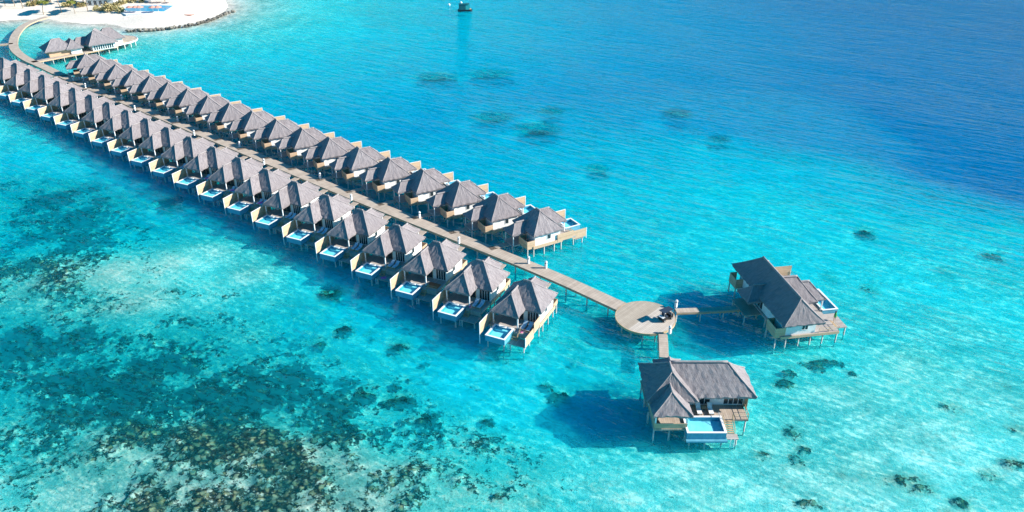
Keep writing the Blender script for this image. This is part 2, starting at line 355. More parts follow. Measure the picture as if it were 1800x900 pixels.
def attr(m,n):
    a=N(m,'ShaderNodeAttribute');a.attribute_name=n;return a.outputs['Fac']
def seabed_mat():
    m=mat('sand_and_reef',rough=.95,spec=.05)
    co=N(m,'ShaderNodeNewGeometry').outputs['Position']
    cor=attr(m,'coral');hd=attr(m,'heads');lnd=attr(m,'land')
    n0=noise(m,co,.07,4,.6);n1=noise(m,mapping(m,co,(.55,.85,1),(0,0,.5)),1,5,.62,.6);n2=noise(m,co,1.5,4,.65);n3=noise(m,co,3.5,4,.7)
    sand=mixc(m,sub01(m,n0,.35,.65),(.80,.76,.66),(.90,.87,.79))
    # caustic light mottle painted into the sand colour, along with rubble patches
    sand=mixc(m,mth(m,'MULTIPLY',sub01(m,n1,.50,.66),mth(m,'SUBTRACT',1,lnd,True)),sand,(.60,.61,.54))
    sand=mixc(m,mth(m,'MULTIPLY',attr(m,'rubble'),.6),sand,(.40,.40,.30))
    sand=mixc(m,mth(m,'MULTIPLY',sub01(m,n3,.52,.66),mth(m,'MULTIPLY',attr(m,'rubble'),.75)),sand,(.20,.17,.11))
    def vor(sc,seed=0):
        v=N(m,'ShaderNodeTexVoronoi');v.inputs['Scale'].default_value=sc;v.inputs['Randomness'].default_value=1.0
        wp=N(m,'ShaderNodeVectorMath',operation='MULTIPLY_ADD');L(m,co,wp.inputs[0]);wp.inputs[1].default_value=(1,1,0);wp.inputs[2].default_value=(seed,seed*1.7,0)
        dn=N(m,'ShaderNodeTexNoise');dn.inputs['Scale'].default_value=sc*1.7;L(m,co,dn.inputs['Vector'])
        ad=N(m,'ShaderNodeVectorMath',operation='MULTIPLY_ADD');L(m,dn.outputs['Color'],ad.inputs[0]);ad.inputs[1].default_value=(.95/sc,.95/sc,0);L(m,wp.outputs[0],ad.inputs[2])
        L(m,ad.outputs[0],v.inputs['Vector']);sp=N(m,'ShaderNodeSeparateColor');L(m,v.outputs['Color'],sp.inputs[0])
        return v.outputs['Distance'],sp.outputs[0],sp.outputs[1]
    dA,rA,gA=vor(1.15);dB,rB,gB=vor(2.3,7.3)
    top=mth(m,'ADD',mth(m,'MULTIPLY',sub01(m,dA,.62,.12),rA),mth(m,'MULTIPLY',mth(m,'MULTIPLY',sub01(m,dB,.6,.1),rB),.6),True)
    top=mth(m,'MULTIPLY',top,mth(m,'ADD',.45,mth(m,'MULTIPLY',hd,1.1)),True)
    top=mth(m,'MULTIPLY',top,attr(m,'shoal'))
    wood=ramp(m,[(.0,(.010,.017,.016)),(.14,(.042,.048,.031)),(.32,(.25,.195,.10)),(.75,(.52,.39,.22))],top).outputs[0]
    wood=mixc(m,mth(m,'MULTIPLY',mth(m,'GREATER_THAN',gA,.82),mth(m,'MULTIPLY',sub01(m,dA,.5,.3),attr(m,'shoal'))),wood,(.30,.29,.20))
    wood=mixc(m,mth(m,'MULTIPLY',sub01(m,n1,.5,.68),.6),wood,(.16,.16,.11))
    # single heads decide where cover starts and ends
    gr=mth(m,'ADD',mth(m,'MULTIPLY',gA,.34),mth(m,'ADD',mth(m,'MULTIPLY',gB,.22),mth(m,'ADD',mth(m,'MULTIPLY',sub01(m,n2,.3,.7),.26),mth(m,'MULTIPLY',sub01(m,n3,.3,.7),.18))))
    f=sub01(m,mth(m,'ADD',cor,gr),.93,1.07)
    c=mixc(m,f,sand,wood)
    c=mixc(m,lnd,c,mixc(m,sub01(m,n2,.3,.7),(.70,.63,.54),(.80,.74,.66)))
    L(m,c,P(m).inputs['Base Color'])
    L(m,bump(m,mth(m,'ADD',n2,mth(m,'MULTIPLY',n3,.6)),.5,.25),P(m).inputs['Normal'])
    return m
def water_mat():
    m=mat('lagoon_water');t=m.node_tree;t.nodes.remove(P(m));out=t.nodes['Material Output']
    co=N(m,'ShaderNodeNewGeometry').outputs['Position'];D=attr(m,'depth')
    # ripples: wind chop running across the lagoon, crests at about -35 degrees
    chop=noise(m,along(m,co,-33,7.5,1.9),1,4,.6,.6)
    rip=noise(m,along(m,co,-28,1.35,.85),1,3,.55,.9)
    swell=noise(m,along(m,co,-30,16,5),1,3,.5,.3)
    gust=sub01(m,noise(m,along(m,co,-50,55,30),1,3,.5,.5),.34,.66)
    wind=mth(m,'ADD',.45,mth(m,'MULTIPLY',gust,.75))
    h=mth(m,'ADD',mth(m,'ADD',mth(m,'MULTIPLY',mth(m,'MULTIPLY',chop,wind),1.9),mth(m,'MULTIPLY',rip,.25)),mth(m,'MULTIPLY',swell,1.4))
    lens=sub01(m,mth(m,'ADD',mth(m,'MULTIPLY',rip,.55),mth(m,'MULTIPLY',chop,.45)),.40,.575)  # noise mask for the painted caustic dapple
    # same dapple put into the tint depth, imitating sunlight focused by waves
    Dm=mth(m,'MULTIPLY',D,mth(m,'ADD',.55,mth(m,'MULTIPLY',lens,.9)))
    # caustic dapple painted into the transmission colour from the ripple noise
    dapple=mth(m,'SUBTRACT',1.0,mth(m,'MULTIPLY',lens,mth(m,'ADD',.16,mth(m,'MULTIPLY',gust,.2))))
    def tr(k): return mth(m,'POWER',k,Dm)
    cc=N(m,'ShaderNodeCombineColor')
    for i,k in enumerate((.36,.955,.985)): L(m,mth(m,'MULTIPLY',tr(k),dapple),cc.inputs[i])
    tb=N(m,'ShaderNodeBsdfTransparent');L(m,cc.outputs[0],tb.inputs[0])
    df=N(m,'ShaderNodeSubsurfaceScattering',falloff='BURLEY');df.inputs['Scale'].default_value=1.0;df.inputs['Radius'].default_value=(2.5,9.0,12.0)   # light spreads through the water body
    dc=ramp(m,[(0,(.02,.64,.70)),(.18,(.0,.50,.68)),(.40,(0,.27,.50)),(.62,(0,.145,.36)),(1,(0,.055,.20))],mth(m,'DIVIDE',D,14.))
    L(m,dc.outputs[0],df.inputs[0])
    sc=mth(m,'MULTIPLY',mth(m,'SUBTRACT',1,mth(m,'POWER',.825,Dm),True),mth(m,'SUBTRACT',1,mth(m,'MULTIPLY',attr(m,'reef'),.72)))   # little light comes back up over dark reef
    m1=N(m,'ShaderNodeMixShader');L(m,sc,m1.inputs[0]);L(m,tb.outputs[0],m1.inputs[1]);L(m,df.outputs[0],m1.inputs[2])
    gl=N(m,'ShaderNodeBsdfGlossy');gl.inputs['Roughness'].default_value=.13
    b=bump(m,h,.68,.5);L(m,b,gl.inputs['Normal'])
    m2=N(m,'ShaderNodeMixShader');L(m,schlick(m,b,.02,.50),m2.inputs[0]);L(m,m1.outputs[0],m2.inputs[1]);L(m,gl.outputs[0],m2.inputs[2])
    L(m,m2.outputs[0],out.inputs[0]);return m

xs=axis(-420,-92,82,420,.34,1.05,7);ys=axis(30,70,165,640,.36,1.03,5)
X,Y=np.meshgrid(xs,ys)
D,Cv,DG=fields(X,Y)
n_=fbm(X/4.2,Y/4.2,3,6,.62);nb=fbm(X/15,Y/15,11,4)
lvl=(n_-.5)*1.5+(nb-.5)*.9
dens=np.clip(Cv*1.12-.10+lvl*np.clip(.25+Cv*1.2,0,.95),0,.86)*sstep(.02,.10,Cv)
cor=sstep(.35,.65,dens)
w1,r1=worley(X/1.15,Y/1.15,4);w2,r2=worley(X/2.3,Y/2.3,8)
hd=np.maximum(np.clip(1-w1*1.5,0,1)*(.3+.7*r1),np.clip(1-w2*1.5,0,1)*(r2>.75)*1.1)
Z=np.where(D>0,-.25-np.minimum(DG,D*1.25+.3)*.52,-.25-D*.75)+(fbm(X/9,Y/9,21,3)-.5)*.25*np.clip(D,0,1)
Z=Z+cor*(.08+.75*hd*np.clip(1.4-D*.18,.3,1))
Z=np.where(D>.15,np.minimum(Z,-.06),Z)
structure(sheet('ground',xs,ys,Z,{'coral':dens,'heads':np.clip(hd,0,1)*cor,'land':np.clip(-D*2+.3,0,1),'shoal':np.clip(1.4-D*.7,.30,1),'rubble':np.clip(Cv*2.0-.2,0,1)},seabed_mat()))
xw=axis(-430,-130,150,430,1.3,1.05,8);yw=axis(25,60,230,650,1.3,1.03,6)
XW,YW=np.meshgrid(xw,yw);DW,CW,_=fields(XW,YW)
structure(sheet('water',xw,yw,np.zeros_like(XW),{'depth':np.clip(DW,0,20),'reef':np.clip((CW-.15)*1.4,0,1)},water_mat()))

# ------------------------------------------------------------------ thatched hip roofs
SEED=[0]
def hip(mb,rect,ridge,ze,zr,sag=.10,th=.30,cell=.55,cap=None,shag=.10):
    """rect x0,x1,y0,y1 of the eaves; ridge ((x,y),(x,y)); the four slopes get a soft, shaggy surface"""
    x0,x1,y0,y1=rect;(ax,ay),(bx,by)=ridge
    A=(ax,ay,zr);B=(bx,by,zr)
    rnd=random.Random(int(abs(x0*91+y1*37+zr*13)*10)+SEED[0])
    jit={}
    def J(p,amp):
        k=(round(p[0],3),round(p[1],3),round(p[2],3))
        if k not in jit: jit[k]=(rnd.uniform(-amp,amp),rnd.uniform(-amp,amp),rnd.uniform(-amp,amp))
        return jit[k]
    if abs(bx-ax)>=abs(by-ay):
        if ax>bx: A,B=B,A
        sl=[((x0,y0),(x1,y0),A,B),((x1,y0),(x1,y1),B,B),((x1,y1),(x0,y1),B,A),((x0,y1),(x0,y0),A,A)]
    else:
        if ay>by: A,B=B,A
        sl=[((x0,y0),(x1,y0),A,A),((x1,y0),(x1,y1),A,B),((x1,y1),(x0,y1),B,B),((x0,y1),(x0,y0),B,A)]
    for e0,e1,r0,r1 in sl:
        le=math.dist(e0,e1);hh=math.dist(((e0[0]+e1[0])/2,(e0[1]+e1[1])/2,ze),((r0[0]+r1[0])/2,(r0[1]+r1[1])/2,zr))
        nu=max(3,int(le/cell));nv=max(3,int(hh/cell))
        vv=[];uv=[]
        for j in range(nv+1):
            t=j/nv
            for i in range(nu+1):
                s=i/nu
                p=[ (e0[k]*(1-s)+e1[k]*s)*(1-t)+(r0[k]*(1-s)+r1[k]*s)*t for k in (0,1)]
                z=ze*(1-t)+zr*t-sag*math.sin(math.pi*t)
                q=(p[0],p[1],z)
                a=J(q,.05 if 0<j<nv else (.03 if j==nv else shag))
                vv.append((q[0]+a[0]*.6,q[1]+a[1]*.6,q[2]+a[2]));uv.append((s*le*(1-t)+ (s*math.dist(r0,r1)+(le-math.dist(r0,r1))/2)*t,t*hh))
        # shaggy fringe: skirt hanging at the eave
        base=len(vv)
        for i in range(nu+1):
            v=vv[i];cxm,cym=(x0+x1)/2,(y0+y1)/2
            vv.append((v[0]+(cxm-v[0])*.02,v[1]+(cym-v[1])*.02,ze-th-J((v[0],v[1],ze-th),.09)[2]));uv.append((uv[i][0],-th))
        ff=[];fu=[]
        for j in range(nv):
            for i in range(nu):
                a=j*(nu+1)+i;f=(a,a+1,a+nu+2,a+nu+1);ff.append(f);fu.append([uv[k] for k in f])
        for i in range(nu):
            f=(base+i,base+i+1,i+1,i);ff.append(f);fu.append([uv[k] for k in f])
        mb.add(vv,ff,fu)
    z=ze-th*.55
    mb.add([(x0+.2,y0+.2,z),(x1-.2,y0+.2,z),(x1-.2,y1-.2,z),(x0+.2,y1-.2,z)],[(0,3,2,1)])
    if cap is not None:
        def seg(p,q,r=.17,n=9):
            p=Vector(p);q=Vector(q);pts=[p]
            for k in range(1,n+1):
                t=k/n;c=p.lerp(q,t);c.z+=-sag*math.sin(math.pi*(t if p.z<q.z-.01 else 0))+rnd.uniform(-.02,.02)
                pts.append(c)
            cap.loft(pts,r)
        hip.last=(A,B)
        seg((A[0],A[1],A[2]+.07),(B[0],B[1],B[2]+.07),.17)
        cs=[(x0,y0),(x1,y0),(x1,y1),(x0,y1)]
        for c in cs:
            e=A if math.dist(c,A[:2])<math.dist(c,B[:2]) else B
            if cap_skip and (round(c[0],2),round(c[1],2)) in cap_skip: continue
            seg((c[0],c[1],ze+.02),e,.085)
cap_skip=set()

PILE_ME={}
def pile_mesh(top,bot=-1.9,r=.12):
    k=(round(top,2),bot,r)
    if k not in PILE_ME:
        PILE_ME[k]=MB().lathe([(r*1.5,bot),(r*1.45,-.95),(r,-.85),(r*.97,top)],n=8).mesh('pile',PILE,True)
    return PILE_ME[k]

def roof_part(parent,rect,ridge,ze,zr,s,**kw):
    a=MB(s);c=MB(s);hip(a,rect,ridge,ze,zr,cap=c,**kw)
    o=a.build('roof',THATCH,parent);c.build('ridge_cap',RIDGE,o,True);return o

def pool(parent,x0,x1,y0,y1,zt,zb,s=1,rim=.28,ledge=True):
    m=MB(s)
    m.box(x0,x1,y0,y0+rim,zb,zt).box(x0,x1,y1-rim,y1,zb,zt).box(x0,x0+rim,y0+rim,y1-rim,zb,zt).box(x1-rim,x1,y0+rim,y1-rim,zb,zt).box(x0+rim,x1-rim,y0+rim,y1-rim,zb,zb+.15)
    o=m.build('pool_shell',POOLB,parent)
    t=MB(s).box(x0-.03,x1+.05,y0-.05,y0+rim-.02,zt+.003,zt+.05).box(x0-.03,x1+.05,y1-rim+.02,y1+.05,zt+.003,zt+.05).box(x0-.03,x0+rim-.02,y0+rim-.02,y1-rim+.02,zt+.003,zt+.05).box(x1-rim+.02,x1+.05,y0+rim-.02,y1-rim+.02,zt+.003,zt+.05)
    t.build('rim',TRIM,o)
    l=MB(s).box(x0+rim+.01,x1-rim-.01,y0+rim+.01,y1-rim-.01,zb+.16,zt-.62)
    if ledge: l.box(x0+rim+.02,x0+rim+.6,y0+rim+.02,y1-rim-.02,zt-.62,zt-.3)
    l.build('pool_lining',POOLT,o)
    MB(s).add([(x0+rim,y0+rim,zt-.1),(x1-rim,y0+rim,zt-.1),(x1-rim,y1-rim,zt-.1),(x0+rim,y1-rim,zt-.1)],[(0,1,2,3)])
    w=MB(s);w.add([(x0+rim,y0+rim,zt-.1),(x1-rim,y0+rim,zt-.1),(x1-rim,y1-rim,zt-.1),(x0+rim,y1-rim,zt-.1)],[(0,1,2,3)])
    w.build('pool_water',POOLW,o);return o

def windows(parent,s,face,pos,spans,z0,z1,mull=2,frame=TRIM,name='window'):
    """window frames with a pane; face 'x' or 'y' at coordinate pos, outward sign in pos[1]"""
    p,sg=pos
    for a,b in spans:
        f=MB(s);g=MB(s);t=.07
        def bx(m,u0,u1,w0,w1,d0,d1):
            lo,hi=sorted((p+sg*d0,p+sg*d1))
            if face=='x': m.box(lo,hi,u0,u1,w0,w1)
            else: m.box(u0,u1,lo,hi,w0,w1)
        bx(f,a,b,z0,z0+t,.003,.07);bx(f,a,b,z1-t,z1,.003,.07)
        for k in range(mull+1):
            u=a+(b-a-t)*k/mull;bx(f,u,u+t,z0+t,z1-t,.003,.06)
        o=f.build(name,frame,parent)
        bx(g,a+t*.5,b-t*.5,z0+t*.5,z1-t*.5,.005,.03);g.build('pane',GLASS,o)

def ladder(parent,x,y,z0,z1,s,along='x'):
    m=MB(s)
    for d in (-.25,.25):
        if along=='x': m.tube((x,y+d,z0),(x,y+d,z1),.04,5)
        else: m.tube((x+d,y,z0),(x+d,y,z1),.04,5)
    z=z0+.2
    while z<z1-.1:
        if along=='x': m.tube((x,y-.25,z),(x,y+.25,z),.03,5)
        else: m.tube((x-.25,y,z),(x+.25,y,z),.03,5)
        z+=.3
    return m.build('ladder',TRIM,parent)

def stairs(parent,p0,p1,w,n,s,matr=TANV):
    """treads from p0 (top) to p1 (bottom), with two stringers"""
    m=MB(s);p0=Vector(p0);p1=Vector(p1);d=(p1-p0);h=Vector((d.x,d.y,0)).normalized();q=Vector((-h.y,h.x,0))*w/2
    for k in range(n):
        c=p0+d*((k+.5)/n);m.beam(c-h*.15,c+h*.15,w,.05)
    for sg in (-1,1): m.beam(p0+q*sg*1.05,p1+q*sg*1.05,.06,.22)
    return m.build('stairs',matr,parent)
def rail(parent,pts,h,s,posts=True,matr=TANV,name='railing'):
    m=MB(s)
    for a,b in zip(pts,pts[1:]):
        a=Vector(a);b=Vector(b);n=max(1,int((b-a).length/1.3))
        for zz in (h,h*.55): m.tube(a+Vector((0,0,zz)),b+Vector((0,0,zz)),.035,5)
        for k in range(n+1):
            c=a.lerp(b,k/n);m.tube(c,c+Vector((0,0,h)),.04,5)
    return m.build(name,matr,parent)

# ------------------------------------------------------------------ the row villa
def row_villa(s,name='water_villa'):
    """local x points out to sea from the boardwalk, y (mirrored by s) along the row"""
    t=bpy.data.objects.new(name,None);C.objects.link(t)
    m=MB(s);m.box(.5,7.2,.35,7.75,1.98,2.2).box(7.205,10.2,.05,4.72,1.98,2.196).box(7.205,10.45,4.724,7.6,1.98,2.196);m.build('upper_deck',DECK,t)
    MB(s).box(10.46,12.45,4.72,7.5,1.06,1.2).build('lower_deck',DECK,t)
    b=MB(s);b.box(.55,7.2,7.755,7.85,1.72,2.35);b.build('fascia',TAN,t)
    MB(s).box(10.455,10.5,4.75,7.55,1.3,2.19).box(7.3,10.4,7.605,7.68,1.8,2.19).build('deck_fascia',DECK,t)
    # rooms
    MB(s).box(1.0,6.75,.75,7.6,2.203,4.75).build('wall',WHITE,t)
    windows(t,s,'y',(7.6,1),[(3.7,4.6)],3.0,4.05,1)
    windows(t,s,'x',(6.75,1),[(5.45,7.45)],2.25,4.45,4,name='glass_door')
    windows(t,s,'x',(6.75,1),[(1.6,4.8)],2.25,4.4,3,TANV,name='glass_door')
    # verandah posts, sofa back wall
    for x,y in ((9.45,.65),(9.45,4.95)): MB(s).box(x-.09,x+.09,y-.09,y+.09,2.2,4.75).build('post',TRIM,t)
    roof_part(t,(.4,7.2,.0,8.15),((3.8,3.35),(3.8,4.8)),4.65,7.85,s,sag=.05)
    global cap_skip
    cap_skip={(6.0,.25),(6.0,5.25)}
    roof_part(t,(6.0,9.8,.25,5.25),((4.4,2.75),(7.2,2.75)),4.60,6.95,s,sag=.03)
    cap_skip={(1.6,1.55),(1.6,5.25)}
    roof_part(t,(-2.6,1.6,1.55,5.25),((-1.0,3.4),(2.6,3.4)),4.3,5.9,s)
    cap_skip=set()
    # entrance porch and footbridge
    MB(s).box(-2.5,.49,1.7,5.1,1.86,2.02).build('porch_deck',DECK,t)
    for x,y in ((-2.2,1.95),(-2.2,4.9)): MB(s).box(x-.07,x+.07,y-.07,y+.07,2.02,4.3).build('porch_post',TRIM,t)
    MB(s).box(-6.6,-2.51,2.7,4.1,1.68,1.8).build('footbridge',DECKX,t)
    # outdoor bathroom screens
    # (seen only on the right row; on the left row the rear eave covers the wash area)
    m=MB(s);k=3.55 if s<0 else 2.75;m.box(-.75,-.67,4.5,7.7,1.9,k).box(-.665,1.0,7.62,7.7,1.9,k).box(-.665,.95,4.5,4.58,1.9,k);o=m.build('bath_screen',TAN,t)
    MB(s).box(-.66,.49,4.6,7.6,1.95,2.08).build('bath_floor',INTER,o)
    # privacy screen at the upstream side
    m=MB(s);m.box(7.3,12.95,-.12,-.04,1.85,3.98);sc=m.build('privacy_screen',TAN,t)
    MB(s).box(12.95,13.05,-.14,-.02,.2,4.05).box(7.25,13.0,-.13,-.03,3.985,4.05).build('screen_frame',TRIM,sc)
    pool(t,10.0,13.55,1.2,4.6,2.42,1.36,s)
    MB(s).box(10.25,10.6,2.2,3.4,2.475,2.6).build('pool_headrest',TRIM,t)
    stairs(t,(10.0,5.15,2.2),(11.4,5.15,1.2),.8,4,s)
    rail(t,[(9.9,5.7,2.2),(11.3,5.7,1.25)],.8,s)
    rail(t,[(10.35,5.75,2.2),(10.35,7.5,2.2)],.75,s)
    rail(t,[(9.9,.25,2.2),(9.9,1.1,2.2)],.9,s)
    ladder(t,12.55,4.95,-.6,1.25,s)
    for x,y,zt in [(.0,4.7,1.9),(-.6,7.55,1.9),(-2.3,1.9,1.86),(-2.3,4.9,1.86),(.8,.6,1.98),(.8,7.5,1.72),(3.1,7.6,1.72),(5.4,7.6,1.72),(7.0,7.6,1.72),(3.6,.6,1.98),(7.0,.5,1.98),(9.9,.3,1.98),(10.1,7.3,1.3),(12.2,7.3,1.06),(12.2,4.95,1.06),(10.5,1.5,1.22),(13.2,1.5,1.22),(13.2,4.3,1.22),(-5.8,3.4,1.68),(12.95,-.08,.3)]:
        inst('pile',pile_mesh(zt),t,(x,y*s,0))
    return t

def end_screens(t,s):
    m=MB(s);m.box(9.3,12.4,7.62,7.70,1.15,2.95).box(6.9,9.29,7.70,7.78,2.0,3.9)
    o=m.build('end_screen',TAN,t);MB(s).box(12.41,12.5,7.6,7.72,.9,3.0).build('screen_frame',TRIM,o)

# left row
A_L,A_R=139.8,140.8
def dl(n): return 10.50*n-.0165*n*n
def dr(n): return 10.48*n-.018*n*n
protoL=[];protoR=[]
for k in range(3):
    SEED[0]=k*101+1;protoL.append(row_villa(1));protoR.append(row_villa(-1))
SEED[0]=0
oL=Vector((*at(844.2,587.4,1.9),0));oR=Vector((*at(925.6,437.8,2.0),0))
NL,NR=22,19
dl_,dr_=dirv(245),dirv(30)
left=[];right=[]
for n in range(NL):
    o=copy_tree(protoL[(n*2+n//4)%3])
    o.location=oL+dirv(A_L)*dl(n)-dl_*13.0;o.rotation_euler=(0,0,R(245+random.uniform(-.4,.4)))
    if n==0: lab='thatched villa nearest the round platform in the left row, screened on both sides'
    else: lab='%s thatched pool villa from the round platform in the row left of the boardwalk'%ORD[n]
    tag(o,lab,'villa','thatched water villas along the left side of the boardwalk');left.append(o)
for n in range(NR):
    o=copy_tree(protoR[(n*2+n//4)%3])
    o.location=oR+dirv(A_R)*dr(n)+dr_*.7-dirv(300)*7.4;o.rotation_euler=(0,0,R(30+random.uniform(-.4,.4)))
    if n==0: lab='thatched villa nearest the round platform in the right row, with a long tan screen'
    elif n==NR-1: lab='farthest thatched villa of the right row, close to the round-ended pavilion deck'
    else: lab='%s thatched pool villa from the round platform in the row right of the boardwalk'%ORD[n]
    tag(o,lab,'villa','thatched water villas along the right side of the boardwalk');right.append(o)
end_screens(left[0],1)
m=MB(-1);m.box(6.0,9.6,7.80,7.88,2.0,3.55).box(9.7,12.9,7.55,7.63,1.4,3.2);o=m.build('end_screen',TAN,right[0]);MB(-1).box(12.9,13.0,7.53,7.65,.9,3.25).build('screen_frame',TRIM,o)
for pr_ in protoL+protoR:
    def kill(o):
        for c in list(o.children): kill(c)
        bpy.data.objects.remove(o)
    kill(pr_)

# ------------------------------------------------------------------ boardwalks
def strip(name,pts,width,z,th,parent,matr,cap=None):
    m=MB();n=len(pts);L_=[];R_=[]
    for i,p in enumerate(pts):
        a=Vector(pts[max(0,i-1)]);b=Vector(pts[min(n-1,i+1)]);d=(b-a).normalized();q=Vector((-d.y,d.x))*width/2
        L_.append((p[0]+q.x,p[1]+q.y));R_.append((p[0]-q.x,p[1]-q.y))
    vv=[(x,y,z) for x,y in L_]+[(x,y,z) for x,y in R_]+[(x,y,z-th) for x,y in L_]+[(x,y,z-th) for x,y in R_]
    ff=[];fu=[];u=0
    for i in range(n-1):
        l=math.dist(pts[i],pts[i+1])
        ff+= [(n+i,n+i+1,i+1,i),(2*n+i,2*n+i+1,3*n+i+1,3*n+i),(i,i+1,2*n+i+1,2*n+i),(n+i+1,n+i,3*n+i,3*n+i+1)]
        fu+= [[(u,0),(u+l,0),(u+l,width),(u,width)]]+[[(u,0),(u+l,0),(u+l,.2),(u,.2)]]*3;u+=l
    ff+=[(0,2*n,3*n,n),(n-1,2*n-1,4*n-1,3*n-1)];fu+=[[(0,0)]*4]*2
    m.add(vv,ff,fu);return m.build(name,matr,parent),L_,R_
def plankuv_mat():
    m=mat('boardwalk_planks',rough=.85,spec=.12)
    uv=N(m,'ShaderNodeUVMap').outputs[0];sp=N(m,'ShaderNodeSeparateXYZ');L(m,uv,sp.inputs[0])
    k=mth(m,'DIVIDE',sp.outputs[0],.6);wn=N(m,'ShaderNodeTexWhiteNoise',noise_dimensions='1D');L(m,mth(m,'FLOOR',k),wn.inputs['W'])
    n=noise(m,mapping(m,uv,(.35,.9,1)),1,5,.6)
    f=mth(m,'ADD',mth(m,'MULTIPLY',wn.outputs[0],.4),mth(m,'MULTIPLY',sub01(m,n,.3,.7),.6))
    c=mixc(m,f,(.37,.305,.25),(.54,.455,.38))
    e=mth(m,'LESS_THAN',mth(m,'FRACT',k),.12)
    c=mixc(m,mth(m,'MULTIPLY',e,.35),c,(.16,.12,.09))
    L(m,c,P(m).inputs['Base Color']);return m
PLANK=plankuv_mat()
def smooth_path(pp,step=3.0):
    out=[]
    q=[Vector(p) for p in pp];q=[q[0]*2-q[1]]+q+[q[-1]*2-q[-2]]
    for i in range(1,len(q)-2):
        n=max(1,int((q[i+1]-q[i]).length/step))
        for k in range(n):
            t=k/n;a,b,c,d=q[i-1],q[i],q[i+1],q[i+2]
            out.append(tuple(.5*((2*b)+(-a+c)*t+(2*a-5*b+4*c-d)*t*t+(-a+3*b-3*c+d)*t**3)))
    out.append(tuple(q[-2]));return out
def pier(label,pts,width,z,pstep,name='boardwalk'):
    t=thing(name,label,'boardwalk',(0,0,0))
    d,L_,R_=strip('deck',pts,width,z,.14,t,PLANK)
    b=MB()
    for S in (L_,R_):
        for a,c in zip(S,S[1:]): b.beam((a[0],a[1],z-.143),(c[0],c[1],z-.143),.14,.26)
    b.build('edge_beam',TANV,t)
    acc=0;pos=[]
    for i in range(len(L_)-1):
        l=math.dist(pts[i],pts[i+1]);acc+=l
        if acc>=pstep: acc=0;pos.append((L_[i],R_[i]))
    if len(pos)>49: pos=pos[:49]
    for a,c in pos:
        inst('pile',pile_mesh(z-.4),t,(a[0],a[1],0));inst('pile',pile_mesh(z-.4),t,(c[0],c[1],0))
    return t
WZ=1.8
platc=Vector((22.0,110.3))
pp=[at(x,y,WZ) for x,y in [(1100,542),(930,466.5),(640,352),(420,261),(250,190.5),(130,141.5),(75,116),(48,104),(29,90),(23,77),(27,61),(40,46),(60,36),(84,29)]]
main_pts=smooth_path(pp,2.6)
pier('long main boardwalk on piles from the beach to the round platform',main_pts,2.9,WZ,4.2)
# round platform
t=thing('round_platform','round plank platform on piles at the sea end of the boardwalk','platform',(platc.x,platc.y,0))
def disc_half(side):
    pts=[];a0=R(47)
    for k in range(33):
        a=a0+side*math.pi*k/32;pts.append((4.85*math.cos(a),4.85*math.sin(a)))
    return pts if side>0 else pts[::-1]
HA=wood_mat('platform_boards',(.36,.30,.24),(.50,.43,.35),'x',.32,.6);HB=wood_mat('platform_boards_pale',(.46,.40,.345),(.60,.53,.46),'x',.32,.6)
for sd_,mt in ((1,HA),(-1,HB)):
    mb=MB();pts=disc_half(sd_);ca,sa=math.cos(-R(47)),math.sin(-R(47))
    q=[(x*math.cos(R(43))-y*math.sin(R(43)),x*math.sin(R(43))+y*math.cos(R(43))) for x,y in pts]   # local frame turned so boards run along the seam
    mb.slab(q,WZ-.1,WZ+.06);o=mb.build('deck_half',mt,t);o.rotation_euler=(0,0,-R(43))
mb=MB()
for k in range(40):
    a=2*math.pi*k/40;b=2*math.pi*(k+1)/40
    mb.beam((4.9*math.cos(a),4.9*math.sin(a),WZ+.07),(4.9*math.cos(b),4.9*math.sin(b),WZ+.07),.12,.4)
mb.build('rim_beam',TANV,t)
for k in range(14):
    a=2*math.pi*k/14;inst('pile',pile_mesh(WZ-.3),t,(4.5*math.cos(a),4.5*math.sin(a),0))
pier('narrow plank jetty from the round platform to the large villa on the right',[at(1188,546,WZ),at(1230,544.5,WZ),at(1270,542.5,WZ),at(1312,539,WZ)],1.35,WZ,2.6)
pier('short plank jetty from the round platform down to the front villa',[at(1165,586,WZ),at(1166,600,WZ),at(1167,628,WZ)],1.35,WZ,2.2)
pier('side jetty leaving the curved boardwalk to the left picture edge near the beach',[at(-60,82,WZ),at(-20,79.5,WZ),at(23,76.3,WZ)],1.7,WZ,4)

# ------------------------------------------------------------------ lamp posts on the boardwalk
lp=[(959.5,471,'white lamp post by the boardwalk, nearest the round platform'),(1188,540,'lamp post on the edge of the round platform by the right jetty'),(1177,586,'lamp post beside the short jetty of the front villa'),
(806.7,428,None),(737.7,383,None),(617.8,352,None),(563,314,None),(464.5,289,None),(421.5,258,None),(341.8,238,None),(313,213.5,None),(237.8,194,None),(215,175,None),(151,154.5,None),(129,141.5,None),(929,463,None)]
def lamp_post():
    t=bpy.data.objects.new('lamp_post',None);C.objects.link(t)
    MB().box(-.22,.22,-.22,.22,WZ,WZ+.95).build('post',TRIM,t)
    o=MB().box(-.17,.17,-.17,.17,WZ+.95,WZ+1.15).build('lantern',BLACK,t)
    MB().lathe([(.34,WZ+1.15),(.34,WZ+1.22),(.27,WZ+1.36),(.12,WZ+1.47),(.02,WZ+1.5)],n=12).build('cap',TRIM,t,True)
    return t
lp0=lamp_post()
for i,(x,y,lab) in enumerate(lp):
    o=lp0 if i==0 else copy_tree(lp0)
    p=at(x,y,WZ);o.location=(p[0],p[1],0);o.rotation_euler=(0,0,R(50));o.scale=(.8,.8,1)
    tag(o,lab or '%s white lamp post along the boardwalk, counting away from the round platform'%ORD[sum(1 for q in lp if x<q[0]<1000)],'lamp post','lamp posts along the boardwalk')

